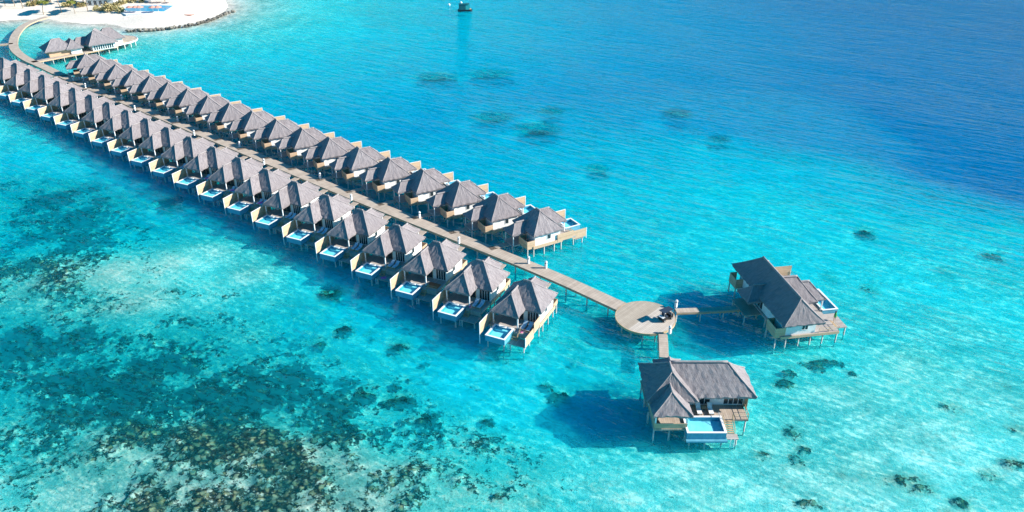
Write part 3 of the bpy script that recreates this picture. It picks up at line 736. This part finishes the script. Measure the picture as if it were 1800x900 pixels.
# ------------------------------------------------------------------ the two large villas
def island_villa(label,loc,rz,kind):
    t=thing('water_villa',label,'villa',loc,rz)
    global cap_skip
    if kind=='S':
        f=lambda s0,s1,o0,o1:(s0,s1,-o1,-o0)            # local X = s, Y = -o
        g=lambda s,o:(s,-o)
    else:
        f=lambda s0,s1,o0,o1:(o0,o1,-s1,-s0)            # local X = o, Y = -s
        g=lambda s,o:(o,-s)
    def bx(mb,s0,s1,o0,o1,z0,z1): mb.box(*f(s0,s1,o0,o1),z0,z1);return mb
    def rf(s0,s1,o0,o1,r0,r1,ze,zr,skip=()):
        global cap_skip
        cap_skip={(round(g(*q)[0],2),round(g(*q)[1],2)) for q in skip}
        roof_part(t,f(s0,s1,o0,o1),(g(*r0),g(*r1)),ze,zr,1,sag=.12,shag=.14);cap_skip=set()
    if kind=='S':
        rf(0,7.0,.3,9.0,(3.45,4.75),(3.45,7.0),4.95,8.45)
        rf(3.9,15.2,1.25,8.0,(3.5,4.65),(11.5,4.65),4.90,8.38,[(3.9,1.25),(3.9,8.0)])
        rf(.45,5.85,6.6,11.6,(3.15,5.6),(3.15,9.4),4.62,6.95,[(.45,6.6),(5.85,6.6)])
        rf(2.4,6.5,-1.3,1.6,(4.45,.2),(4.45,2.8),4.45,5.9,[(2.4,1.6),(6.5,1.6)])
        m=MB();bx(m,.5,14.6,.7,6.4,1.95,2.2);bx(m,.8,5.35,6.404,11.3,1.95,2.196);bx(m,5.354,10.4,6.404,8.85,1.95,2.196);bx(m,10.404,14.0,6.404,9.4,1.95,2.196);m.build('deck',DECKX,t)
        m=MB();bx(m,.8,6.3,.9,6.4,2.204,4.9);bx(m,6.304,14.2,1.9,6.2,2.204,4.88);m.build('wall',WHITE,t)
        y=-6.2
        windows(t,1,'y',(y,-1),[(7.0,9.4)],2.3,4.3,3);windows(t,1,'y',(y,-1),[(11.2,14.0)],2.3,4.3,4)
        m=MB();bx(m,14.22,14.32,1.9,7.2,2.0,4.5);m.build('end_screen',TAN,t)
        # open dining pavilion under the low wing
        m=MB();bx(m,.85,.95,6.6,11.2,2.2,3.15);bx(m,.95,5.3,11.1,11.2,2.2,3.05);m.build('low_wall',TAN,t)
        for q in ((1.0,11.05),(5.2,11.05),(5.2,8.2),(1.0,8.2)):
            m=MB();bx(m,q[0]-.1,q[0]+.1,q[1]-.1,q[1]+.1,2.2,4.8);m.build('post',TRIM,t)
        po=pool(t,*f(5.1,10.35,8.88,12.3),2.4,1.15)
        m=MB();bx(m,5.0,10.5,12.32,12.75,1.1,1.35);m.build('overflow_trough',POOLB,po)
        stairs(t,(*g(11.15,9.4),2.2),(*g(11.15,11.2),1.3),1.1,6,1)
        m=MB();bx(m,10.55,12.1,11.2,12.25,1.15,1.3);m.build('landing',DECK,t)
        rail(t,[(*g(10.5,9.3),2.2),(*g(10.5,11.2),1.3)],.85,1);rail(t,[(*g(11.8,9.3),2.2),(*g(11.8,11.2),1.3)],.85,1)
        rail(t,[(*g(11.9,9.35),2.2),(*g(13.95,9.35),2.2),(*g(13.95,6.5),2.2)],.9,1)
        m=MB();p=[(*g(10.1,8.6),2.2)];m.path([(*g(10.0,8.75),2.2),(*g(10.0,8.75),3.0),(*g(10.0,9.3),3.0),(*g(10.0,9.3),2.3)],.035);m.build('pool_handrail',STEEL,t)
        ladder(t,*g(11.3,12.3),-.7,1.35,1,'y')
        pl=[(.7,.9),(.7,4),(.7,7.5),(.9,11.0),(5.2,11.0),(3.0,11.0),(5.6,12.0),(7.7,12.0),(9.9,12.0),(11.9,11.9),(13.7,9.2),(13.7,6.4),(14.3,.9),(10,.9),(5,.9),(10.6,9.2),(14.3,4)]
        zt=lambda q:1.15 if q[1]>11.5 else 1.95
    else:
        rf(0,20.2,0,7.0,(4.4,3.3),(18.0,3.3),4.95,8.45)
        rf(7.1,14.2,4.2,8.9,(10.65,3.4),(10.65,6.4),4.90,8.0,[(7.1,4.2),(14.2,4.2)])
        rf(8.2,13.0,6.2,11.0,(10.6,5.6),(10.6,8.8),4.60,6.8,[(8.2,6.2),(13.0,6.2)])
        rf(7.6,11.8,-2.2,1.4,(9.7,-.5),(9.7,2.2),4.45,6.4,[(7.6,1.4),(11.8,1.4)])
        m=MB();bx(m,.9,18.9,.5,6.6,1.95,2.2);bx(m,13.0,18.9,6.604,10.5,1.95,2.196);bx(m,8.3,12.9,6.604,10.7,1.95,2.196);bx(m,1.0,7.6,6.604,10.8,1.95,2.196);m.build('deck',DECK,t)
        m=MB();bx(m,2.0,18.6,.9,6.4,2.204,4.9);m.build('wall',WHITE,t)
        windows(t,1,'y',(-18.6,-1),[(4.0,5.1)],2.9,4.0,2)
        windows(t,1,'x',(6.4,1),[(-18.2,-14.5)],2.3,4.4,4);windows(t,1,'x',(.9,-1),[(-11.3,-8.6)],2.3,4.3,3)
        m=MB();bx(m,15.6,18.7,-.42,-.32,1.9,3.7);bx(m,18.62,18.72,-.32,1.3,1.9,3.7);bx(m,15.6,15.7,-.32,.9,1.9,3.7);bx(m,15.7,18.6,-.3,.49,1.95,2.05);m.build('bath_screen',TAN,t)
        m=MB();bx(m,.7,3.4,-.42,-.32,1.9,3.7);bx(m,3.3,3.4,-.32,.9,1.9,3.7);bx(m,.7,.8,-.32,.9,1.9,3.7);bx(m,.8,3.3,-.3,.49,1.95,2.05);m.build('bath_screen',TAN,t)
        m=MB();bx(m,.85,.95,7.4,11.1,2.0,4.1);m.build('privacy_screen',TAN,t)
        rail(t,[(*g(1.0,11.0),2.2),(*g(5.5,11.0),2.2)],.9,1,matr=STEEL)
        for q in ((8.5,10.6),(12.7,10.6)):
            m=MB();bx(m,q[0]-.1,q[0]+.1,q[1]-.1,q[1]+.1,2.2,4.75);m.build('post',TRIM,t)
        m=MB();bx(m,6.6,11.9,-2.4,.49,1.85,2.0);m.build('porch_deck',DECKX,t)
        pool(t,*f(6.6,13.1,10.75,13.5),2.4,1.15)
        m=MB();bx(m,13.2,17.3,10.55,12.9,1.55,1.7);m.build('lower_deck',DECK,t)
        stairs(t,(*g(16.2,10.4),2.2),(*g(16.2,11.3),1.7),1.4,4,1)
        rail(t,[(*g(18.8,7.0),2.2),(*g(18.8,10.4),2.2),(*g(17.0,10.4),2.2)],.85,1)
        m=MB();bx(m,18.905,18.98,.5,10.5,1.75,2.19);m.build('fascia',TAN,t)
        pl=[(18.7,-.2),(18.7,1.6),(18.7,3.8),(18.7,5.8),(18.7,7.9),(18.7,10.3),(17.1,12.7),(13.4,12.7),(15.7,-.3),(.9,-.3),(3.3,-.3),(.9,3.5),(.9,6.6),(1.1,10.6),(7,-2.2),(11.6,-2.2),(9.2,-2.2),(6.9,13.2),(12.8,13.2),(6,.8),(13,.8),(10,.8)]
        zt=lambda q:1.15 if q[1]>13 else (1.55 if q[1]>12 else 1.9)
    for q in pl: x,y=g(*q);inst('pile',pile_mesh(zt(q)),t,(x,y,0))
    return t
VS=island_villa('large thatched villa in the foreground with a square pool and white loungers',(18.2,93.7,0),0,'S')
oE=Vector((*at(1363,593,2.0),0));e1,e2=dirv(9.5),dirv(99.5)
oEn=oE+e2*18.6+e1*.2
VE=island_villa('large thatched villa right of the round platform with a long dark roof slope',oEn,R(9.5),'E')

# ------------------------------------------------------------------ loungers and deck things
def lounger(cm):
    t=bpy.data.objects.new('sun_lounger',None);C.objects.link(t)
    m=MB();m.box(-1.0,1.0,-.34,.34,.22,.28)
    for x in(-.85,.85):
        for y in(-.28,.28): m.box(x-.04,x+.04,y-.04,y+.04,0,.22)
    m.build('frame',TANV,t)
    MB().box(-.25,1.0,-.32,.32,.285,.39).build('cushion',cm,t)
    b=MB();b.add([(-.27,-.32,.29),(-.27,.32,.29),(-.95,.32,.72),(-.95,-.32,.72),(-.21,-.32,.39),(-.21,.32,.39),(-.89,.32,.82),(-.89,-.32,.82)],[(0,1,2,3),(4,7,6,5),(0,4,5,1),(1,5,6,2),(2,6,7,3),(3,7,4,0)])
    b.build('backrest',cm,t);return t
LB=lounger(CUSH);LW=lounger(CUSHW)
def put(src,villa,x,y,z,rz,label,cat,group=None):
    o=copy_tree(src);M=villa.matrix_world
    a=villa.rotation_euler.z;c,s=math.cos(a),math.sin(a)
    o.location=(villa.location.x+x*c-y*s,villa.location.y+x*s+y*c,z);o.rotation_euler=(0,0,a+rz);return tag(o,label,cat,group)
for n in range(0,12):
    if n==2: continue
    for k,y in enumerate((5.75,6.75)):
        put(LB,left[n],8.75,y,2.2,R(random.uniform(-4,4)),'%s blue lounger on the terrace of the %s villa from the platform, left row'%(('left-hand','right-hand')[k],ORD[n]),'lounger','blue sun loungers on the left-row terraces')
put(LW,VS,7.55,-7.55,2.2,-R(90),'white lounger nearer the low thatched wing on the front villa deck','lounger','white loungers on the front villa deck')
put(LW,VS,9.15,-7.55,2.2,-R(90),'white lounger farther from the low thatched wing, front villa deck','lounger','white loungers on the front villa deck')
for q in (LB,LW): kill(q)
def local(villa,x,y,z):
    a=villa.rotation_euler.z;c,s=math.cos(a),math.sin(a)
    return (villa.location.x+x*c-y*s,villa.location.y+x*s+y*c,z)
st=thing('side_table','small tan table between the two white loungers','table',local(VS,8.35,-7.2,2.2))
MB().box(-.3,.3,-.3,.3,.38,.44).build('table_top',TANV,st)
for x in(-.24,.24):
    for y in(-.24,.24): MB().box(x-.03,x+.03,y-.03,y+.03,0,.38).build('leg',TANV,st)
def flat_item(name,villa,x,y,z,mtl,label,cat,w=.9,l=1.4,rz=0,th=.05):
    o=MB().box(-w/2,w/2,-l/2,l/2,0,th)
    bm_=o.build(name,mtl);bm_.location=local(villa,x,y,z);bm_.rotation_euler=(0,0,villa.rotation_euler.z+rz);return tag(bm_,label,cat)
flat_item('deck_mat',left[2],9.0,6.2,2.2,RUST,'rust brown mat on the terrace of the third left-row villa','mat',1.7,2.2)
for n,x,y,z in ((0,9.7,6.0,2.2),(1,9.5,5.5,2.2),(3,11.7,5.9,1.2),(4,9.3,5.6,2.2),(7,9.0,6.2,2.62),(8,9.1,6.3,2.62),(9,9.0,6.2,2.62)):
    o=flat_item('beach_towel',left[n],x,y,z,PINK,'pink towel left on the deck of the %s left-row villa from the platform'%ORD[n],'towel',.7,1.0,R(random.uniform(0,90)),.07)
    o['group']='pink towels on the left-row decks'

# ------------------------------------------------------------------ golf buggy on the round platform
bg_=thing('golf_buggy','black golf buggy with a dark canopy parked on the round platform','buggy',(*at(1170,561,WZ+.06),WZ+.06),R(35))
m=MB();m.box(-1.15,1.15,-.55,.55,.28,.5).box(.55,1.2,-.5,.5,.5,.85).box(-1.2,-.55,-.55,.55,.5,.78).box(-.55,-.05,-.52,.52,.5,.75);m.build('body',BLACK,bg_)
MB().box(-.5,.0,-.5,.5,.755,.88).box(-.58,-.46,-.5,.5,.88,1.3).build('seat',NAVY,bg_)
MB().box(-1.25,-.7,-.5,.5,.785,.9).build('rear_seat',TRIM,bg_)
m=MB()
for x,y in ((.75,.5),(.75,-.5),(-.9,.5),(-.9,-.5)): m.tube((x,y,.7),(x*.92,y,1.82),.03,5)
m.build('canopy_posts',STEEL,bg_)
MB().slab([(-1.15,-.6),(.95,-.6),(1.0,-.5),(1.0,.5),(.95,.6),(-1.15,.6)],1.82,1.9).build('canopy',NAVY,bg_)
MB().tube((.45,.25,.95),(.3,.25,1.1),.18,10).build('steering_wheel',BLACK,bg_)
for x in(-.8,.8):
    for y in(-.55,.55):
        o=MB().tube((x,y-.08,.24),(x,y+.08,.24),.24,14).build('wheel',BLACK,bg_);MB().tube((x,y-.09,.24),(x,y+.09,.24),.11,10).build('rim',STEEL,o)

# ------------------------------------------------------------------ person in green on the right villa deck
def person(loc,rz,label):
    t=thing('person',label,'person',loc,rz)
    jt=[('pel',(0,0,.92),.13),('sp',(0,0,1.12),.12),('ch',(0,0,1.33),.14),('nk',(0,0,1.48),.06),('hd',(0,.01,1.60),.095),('ht',(0,.01,1.70),.07),
        ('hl',(-.09,0,.86),.085),('kl',(-.10,.03,.48),.06),('al',(-.10,0,.09),.04),('tl',(-.10,.16,.04),.035),
        ('hr',(.09,0,.86),.085),('kr',(.11,-.02,.48),.06),('ar',(.12,-.06,.09),.04),('tr',(.12,.10,.04),.035),
        ('sl',(-.18,0,1.40),.055),('el',(-.24,-.03,1.12),.042),('wl',(-.22,.08,.90),.032),('fl',(-.21,.12,.80),.028),
        ('sr',(.18,0,1.40),.055),('er',(.25,-.02,1.12),.042),('wr',(.24,.08,.90),.032),('fr',(.23,.12,.80),.028)]
    ed=[('pel','sp'),('sp','ch'),('ch','nk'),('nk','hd'),('hd','ht'),('pel','hl'),('hl','kl'),('kl','al'),('al','tl'),('pel','hr'),('hr','kr'),('kr','ar'),('ar','tr'),('ch','sl'),('sl','el'),('el','wl'),('wl','fl'),('ch','sr'),('sr','er'),('er','wr'),('wr','fr')]
    ix={j[0]:i for i,j in enumerate(jt)}
    me=bpy.data.meshes.new('body');me.from_pydata([j[1] for j in jt],[(ix[a],ix[b]) for a,b in ed],[])
    o=bpy.data.objects.new('body',me);C.objects.link(o);o.parent=t
    md=o.modifiers.new('skin','SKIN');o.modifiers.new('sub','SUBSURF').levels=1;o.modifiers['sub'].render_levels=1
    for i,j in enumerate(jt): me.skin_vertices[0].data[i].radius=(j[2],j[2])
    me.skin_vertices[0].data[0].use_root=True
    me.materials.append(noisy('skin',(.30,.17,.11),(.36,.21,.14),3,.6))
    MB().lathe([(.24,.70),(.20,.90),(.165,1.05),(.19,1.30),(.19,1.40),(.09,1.47)],n=14).build('green_dress',noisy('green_cloth',(.03,.30,.10),(.05,.42,.15),4,.9),t,True)
    MB().lathe([(.10,1.50),(.125,1.58),(.125,1.68),(.09,1.75),(.02,1.77)],0,-.02,12).build('hair',BLACK,t,True)
    return t
person((*at(1466.5,563,2.2),2.2),R(200),'person with dark hair in green clothes standing beside the pool of the right villa')

# ------------------------------------------------------------------ far pavilion
def pav():
    c0=Vector((*at(58,107.5,WZ),0))
    pts=smooth_path([at(x,y,WZ) for x,y in [(56,109),(90,102.5),(130,95),(170,87.5),(205,80.5)]],3)
    pier('narrow boardwalk along the front of the far pavilion by the beach',pts,2.2,WZ,3.4)
    t=thing('pavilion','far thatched pavilion with two big roofs and a round-ended deck near the beach','pavilion',(0,0,0))
    dk=[at(x,y,WZ) for x,y in [(88,101.5),(130,93.5),(170,86.5),(205,79.8),(228,74.5),(240,70.5),(242,67),(238,64),(222,62),(205,62),(160,66),(110,72),(84,80)]]
    MB().slab(dk,WZ-.2,WZ+.02).build('deck',PIERW,t)
    mb=MB()
    for (a,b) in zip(dk[2:9],dk[3:10]): mb.beam((a[0],a[1],WZ+.15),(b[0],b[1],WZ+.15),.2,.45)
    mb.build('deck_edge',TRIM,t)
    for x,y in [(100,98.5),(115,95.8),(130,93.2),(145,90.6),(160,88),(175,85.2),(190,82.4),(205,79.5),(218,76.5),(229,74),(237,71.3)]:
        p=at(x,y,WZ);inst('pile',pile_mesh(WZ-.2,r=.2),t,(p[0],p[1],0))
    ang=R(40)
    def blk(px,py,rects,walls,wins):
        o=Vector((*at(px,py,WZ),0))
        for rect,ridge,ze,zr,sk in rects:
            global cap_skip
            cap_skip=sk;a=MB();c=MB();hip(a,rect,ridge,ze,zr,cap=c,cell=.9);cap_skip=set()
            r=a.build('roof',THATCH,t);c2=c.build('ridge_cap',RIDGE,r,True);r.location=o;r.rotation_euler=(0,0,ang)
        for (x0,x1,y0,y1,z0,z1,mt) in walls:
            r=MB().box(x0,x1,y0,y1,z0,z1).build('wall',mt,t);r.location=o;r.rotation_euler=(0,0,ang)
        for (x0,x1,y,z0,z1) in wins:
            f=MB();f.box(x0,x1,y-.06,y-.004,z0,z1);r=f.build('window',GLASS,t);r.location=o;r.rotation_euler=(0,0,ang)
    blk(88,101,[((-1.2,8.0,-.8,8.0),((2.2,3.4),(5.2,3.6)),3.9,6.9,set()),((5.4,11.0,-1.3,6.5),((8.2,1.7),(8.2,4.4)),3.8,6.3,set()),
        ((12.6,22.6,-1.6,9.0),((16.2,3.0),(17.6,5.2)),4.0,8.2,set()),((17.2,26.5,3.6,11.5),((20.5,7.5),(23.2,7.5)),4.05,7.3,set()),((9.0,14.4,3.2,9.2),((10.8,6.2),(15.0,6.2)),3.6,5.6,set())],
        [(0,6.9,.2,7,1.83,3.85,TAN),(6.905,10.4,-.3,6,1.83,3.75,WHITE),(13.9,21.6,-.6,8,1.83,3.95,WHITE),(21.605,25.6,4.6,10.6,1.83,3.95,WHITE)],[(14.4+k*.75,14.85+k*.75,-.6,2.1,3.5) for k in range(9)])
pav()

# ------------------------------------------------------------------ island: palms, bushes, houses, pool, parasols
BARK=noisy('palm_bark',(.26,.20,.15),(.40,.32,.25),3,.9)
def leaf_mat(name,c0,c1):
    m=mat(name,rough=.6,spec=.2);oi=N(m,'ShaderNodeNewGeometry').outputs['Random Per Island']
    L(m,mixc(m,oi,c0,c1),P(m).inputs['Base Color']);return m
FROND=leaf_mat('palm_frond',(.07,.115,.02),(.30,.30,.07));BUSHM=leaf_mat('bush_leaf',(.22,.22,.08),(.62,.50,.27))
def palm_meshes(seed):
    r=random.Random(seed);tr=MB();cr=MB();h=r.uniform(6.5,9);lean=r.uniform(.2,1.4);a=r.uniform(0,6.3)
    pts=[]
    for k in range(9):
        t=k/8;pts.append(Vector((math.cos(a)*lean*t*t,math.sin(a)*lean*t*t,h*t)))
    for k in range(8): tr.tube(pts[k],pts[k+1],.2-.012*k,7,.19-.012*k)
    top=pts[-1]
    for i in range(26):
        az=i*2.4+r.uniform(-.2,.2);up=r.uniform(-.3,1.0);ln=r.uniform(2.6,3.6);prev=top.copy();d=Vector((math.cos(az),math.sin(az),0))
        side=Vector((-d.y,d.x,0));n=9;P_=[]
        for k in range(n+1):
            t=k/n;P_.append(top+d*ln*t*(1-.12*t)+Vector((0,0,ln*(up*.55*t-(.45+.25*up)*t*t))))
        for k in range(n):
            p=P_[k];q=P_[k+1];wl=1.0*math.sin(math.pi*(k+1.2)/(n+2.4))
            for sg in(-1,1):
                for e in (0.,.5):
                    b=p.lerp(q,e);b2=p.lerp(q,e+.62)
                    tip=b+side*sg*wl+d*.28+Vector((0,0,-.28*wl+r.uniform(-.05,.05)))
                    cr.add([tuple(b),tuple(b2),tuple(tip+d*.24),tuple(tip)],[(0,1,2,3)])
    return tr.mesh('trunk',BARK,True),cr.mesh('crown',FROND)
PM=[palm_meshes(k) for k in range(4)]
ground_z=lambda x,y: float(np.where((q:=fields(np.array([[x]]),np.array([[y]]))[0][0,0])>0,-.25-q*.52,-.25-q*.75))
palm_px=[(10,12,.8),(27,13,.9),(41,16,1.0),(56,6,1.0),(68,7,.9),(76,23,1.0),(108,21,1.0),(118,9,1.0),(132,23,.72),(147,5,1.0),(155,21,1.05),(172,6,.9),(196,8,1.1),(216,3,1.0),(243,2,1.0),(290,4,.9),(-8,10,1.0),(-14,22,.9),(90,5,1.0),(35,2,1.0),(5,-2,1.1),(62,-8,1.0),(130,-8,1.0),(180,-6,1.0),(230,-8,1.0),(262,-5,1.0)]
desc=['beside the curved boardwalk landing','by the thatched beach house','in the beach garden','near the resort pool']
for i,(x,y,sc) in enumerate(palm_px):
    p=at(x,y,1.3);tr,cr=PM[i%4]
    near='left of the boardwalk landing' if x<70 else ('just behind the boardwalk landing' if x<112 else ('in front of the beach house' if x<205 else 'behind the resort pool'))
    t=thing('palm_tree','palm tree %s, %s from the left along the beach'%(near,ORD[sum(1 for q in palm_px if q[0]<x)]),'palm tree',(p[0],p[1],ground_z(*p)-.1),random.uniform(0,6.3),'palm trees on the beach')
    sc*=.85 if y>10 else .95;t.scale=(sc*1.1,sc*1.1,sc);inst('trunk',tr,t);inst('crown',cr,t)
def bush_mesh(seed):
    r=random.Random(seed);b=MB()
    for k in range(170):
        a=r.uniform(0,6.3);e=r.uniform(.1,1.5);rr=r.uniform(.5,1.25)*(1+.25*math.sin(3*a));c=Vector((math.cos(a)*math.cos(e)*rr,math.sin(a)*math.cos(e)*rr,.25+math.sin(e)*rr*.95))
        u=Vector((r.uniform(-1,1),r.uniform(-1,1),r.uniform(-.5,1))).normalized()*.34;v=u.orthogonal().normalized()*.15
        b.add([tuple(c-u),tuple(c+v),tuple(c+u),tuple(c-v)],[(0,1,2,3)])
    return b.mesh('bush',BUSHM)
BMs=[bush_mesh(k) for k in range(3)]
bush_px=[(171,20,1.3),(178,21,1.0),(184,20.5,1.1),(193,22,1.6),(200,20,1.0),(207,20,1.1),(213,23,1.4),(187,16,1.2),(204,14,1.2),(211,11,1.3),(190,11,1.2),(198,15,1.1),(219,8,1.1),(60,12,1.2),(66,10,1.3),(52,12,1.1),(115,14,1.3),(122,13,1.2),(140,14,1.3),(148,13,1.2),(128,8,1.3),(224,5,1.2),(235,6,1.3),(250,6,1.2)]
for i,(x,y,sc) in enumerate(bush_px):
    p=at(x,y,1.3);o=bpy.data.objects.new('bush',BMs[i%3]);C.objects.link(o);o.location=(p[0],p[1],ground_z(*p)-.1);o.scale=(sc*1.2,sc*1.2,sc*1.1);o.rotation_euler=(0,0,i*1.3)
    tag(o,'low yellow-green bush in the beach garden, %s from the left'%ORD[sum(1 for q in bush_px if q[0]<x)],'bush','bushes in the beach garden')
def beach_house(px,py,label,w,d,ze,zr,rz):
    p=at(px,py,1.3);z0=ground_z(*p)
    t=thing('beach_house',label,'house',(p[0],p[1],z0),rz)
    a=MB();c=MB();hip(a,(-w/2,w/2,-d/2,d/2),((-w/2+d*.42,0),(w/2-d*.42,0)),ze,zr,cap=c,cell=.9);r=a.build('roof',THATCH,t);c.build('ridge_cap',RIDGE,r,True)
    MB().box(-w/2+.9,w/2-.9,-d/2+.9,d/2-.9,-.3,ze).build('wall',WHITE,t)
    windows(t,1,'y',(-d/2+.9,-1),[(-w/2+1.6+k*2.2,-w/2+2.9+k*2.2) for k in range(int((w-4)/2.2))],.4,2.3,2)
beach_house(182,9,'grey thatched beach house between the palms and the resort pool',13,9,3.2,7.4,R(8))
beach_house(8,1,'grey thatched beach house at the top left picture corner',12,8,3.0,6.8,R(-5))
beach_house(48,0,'thatched beach house behind the palms left of the boardwalk landing',12,8,3.0,6.6,R(10))
beach_house(122,-3,'thatched beach house behind the palms right of the boardwalk landing',13,8,3.0,6.6,R(0))
beach_house(235,-4,'thatched beach house at the top edge behind the resort pool',14,8,3.0,6.6,R(5))
# resort pool
pz=1.75
t=thing('resort_pool','blue resort pool with white surround on the beach','pool',(0,0,0))
PO=[at(x,y,pz) for x,y in [(211,21),(221,25.5),(287,23.5),(300,17),(310,8.5),(285,7.5),(228,8),(216,12)]];PI=[at(x,y,pz) for x,y in [(217,17),(224,19.5),(288,20),(296,15.5),(304,10.2),(286,9.5),(238,9.6),(226,12)]]
MB().slab(PO,pz-1.2,pz).build('pool_surround',TRIM,t)
MB().slab(PI,pz+.01,pz+.03).build('pool_water',noisy('resort_pool_water',(.05,.33,.55),(.10,.45,.65),.15,.1,.5,'Object'),t)
def parasol():
    t=bpy.data.objects.new('parasol',None);C.objects.link(t)
    MB().tube((0,0,0),(0,0,2.5),.05,6).build('pole',TRIM,t)
    MB().lathe([(1.75,2.05),(1.2,2.35),(.6,2.6),(.05,2.8)],n=8).build('canopy',REDP,t);return t
pa=parasol();pp_=[(230,21.5),(240,21.5),(247,21.5),(270,21.8),(279,21.5),(275,4.5),(284,4.8),(292,4.5),(305,5),(265,4)]
for i,(x,y) in enumerate(pp_):
    o=pa if i==0 else copy_tree(pa);p=at(x,y,pz);o.location=(p[0],p[1],pz)
    tag(o,'red parasol %s the resort pool, %s from the left of its row'%(('in front of' if y>15 else 'behind'),ORD[sum(1 for q in pp_ if q[0]<x and (q[1]>15)==(y>15))]),'parasol','red parasols around the resort pool')
# breakwater of rocks
ROCK=noisy('rock',(.10,.095,.085),(.34,.31,.27),.8,.95,.1,'Generated')
b=MB();rr=random.Random(3)
bp=smooth_path([at(x,y,.6) for x,y in [(224,52.3),(262,51),(300,47.8),(345,40.5),(380,29.5),(398,21),(409,18)]],1.0)
for i,p in enumerate(bp):
    for k in range(3):
        cx,cy=p[0]+rr.uniform(-.8,.8),p[1]+rr.uniform(-.9,.9);s=rr.uniform(.4,.8);cz=rr.uniform(-.1,.7)
        vv=[];n=7
        for (rad,zz) in ((.55,-.6),(1,-.1),(.85,.35),(.35,.62)):
            for j in range(n):
                a=2*math.pi*j/n;q=s*rad*rr.uniform(.75,1.2);vv.append((cx+math.cos(a)*q,cy+math.sin(a)*q,cz+s*zz*rr.uniform(.8,1.2)))
        ff=[(l*n+j,l*n+(j+1)%n,(l+1)*n+(j+1)%n,(l+1)*n+j) for l in range(3) for j in range(n)]+[tuple(range(3*n,4*n)),tuple(range(n))[::-1]]
        b.add(vv,ff)
tag(b.build('breakwater',ROCK),'curved breakwater of grey rocks along the white beach point','breakwater')
# kayak
k=MB();n=9
vv=[];ff=[]
for i in range(n):
    t_=i/(n-1)*2-1;wd=.42*(1-abs(t_)**2.2)+.02
    for j in range(6):
        a=2*math.pi*j/6;vv.append((t_*2.2,math.cos(a)*wd,.3+math.sin(a)*.25*(1-.6*t_*t_)+.15*t_*t_))
for i in range(n-1):
    for j in range(6): ff.append((i*6+j,i*6+(j+1)%6,(i+1)*6+(j+1)%6,(i+1)*6+j))
ff+=[tuple(range(6)),tuple(range((n-1)*6,n*6))]
k.add(vv,ff);o=k.build('kayak',REDP);p=at(333,27.5,1.0);o.location=(p[0],p[1],ground_z(*p));tag(o,'red kayak lying on the white sand behind the breakwater','kayak')

# ------------------------------------------------------------------ houseboat and buoys
TEAL=noisy('teal_paint',(.01,.10,.12),(.02,.15,.17),1,.5);TEALL=noisy('pale_teal_paint',(.04,.38,.36),(.06,.46,.42),1,.5)
hb=thing('houseboat','dark teal houseboat with a boxy cabin moored in the blue water at the top','boat',(*at(817,19,0),0),R(8));hb.scale=(.86,.86,.86)
MB().slab([(-3.4,-1.6),(2.8,-1.6),(3.8,-.6),(3.8,.6),(2.8,1.6),(-3.4,1.6)],-.5,.75).build('hull',mat('hull_paint',(.008,.02,.03),.5),hb)
MB().box(-2.9,.4,-1.35,1.35,.753,3.4).build('cabin',TEAL,hb)
MB().box(.403,2.4,-1.3,-1.2,.753,3.1).box(.403,2.4,1.2,1.3,.753,3.1).box(.8,1.25,-.5,.5,.753,3.0).build('wheelhouse',TEALL,hb)
MB().box(-3.0,2.5,-1.5,1.5,3.403,3.55).build('roof',TEAL,hb)
MB().box(.5,3.3,-1.2,1.2,.753,.95).build('foredeck',TANV,hb)
for i,(x,y,l) in enumerate(((789.3,9,'white mooring buoy left of the teal houseboat'),(810.3,5.4,'white mooring buoy behind the teal houseboat'))):
    o=MB().lathe([(.1,-.5),(.5,-.3),(.62,0),(.5,.4),(.2,.6),(.05,.65)],n=12).build('buoy',TRIM,None,True);p=at(x,y,0);o.location=(p[0],p[1],.1);tag(o,l,'buoy','white mooring buoys')
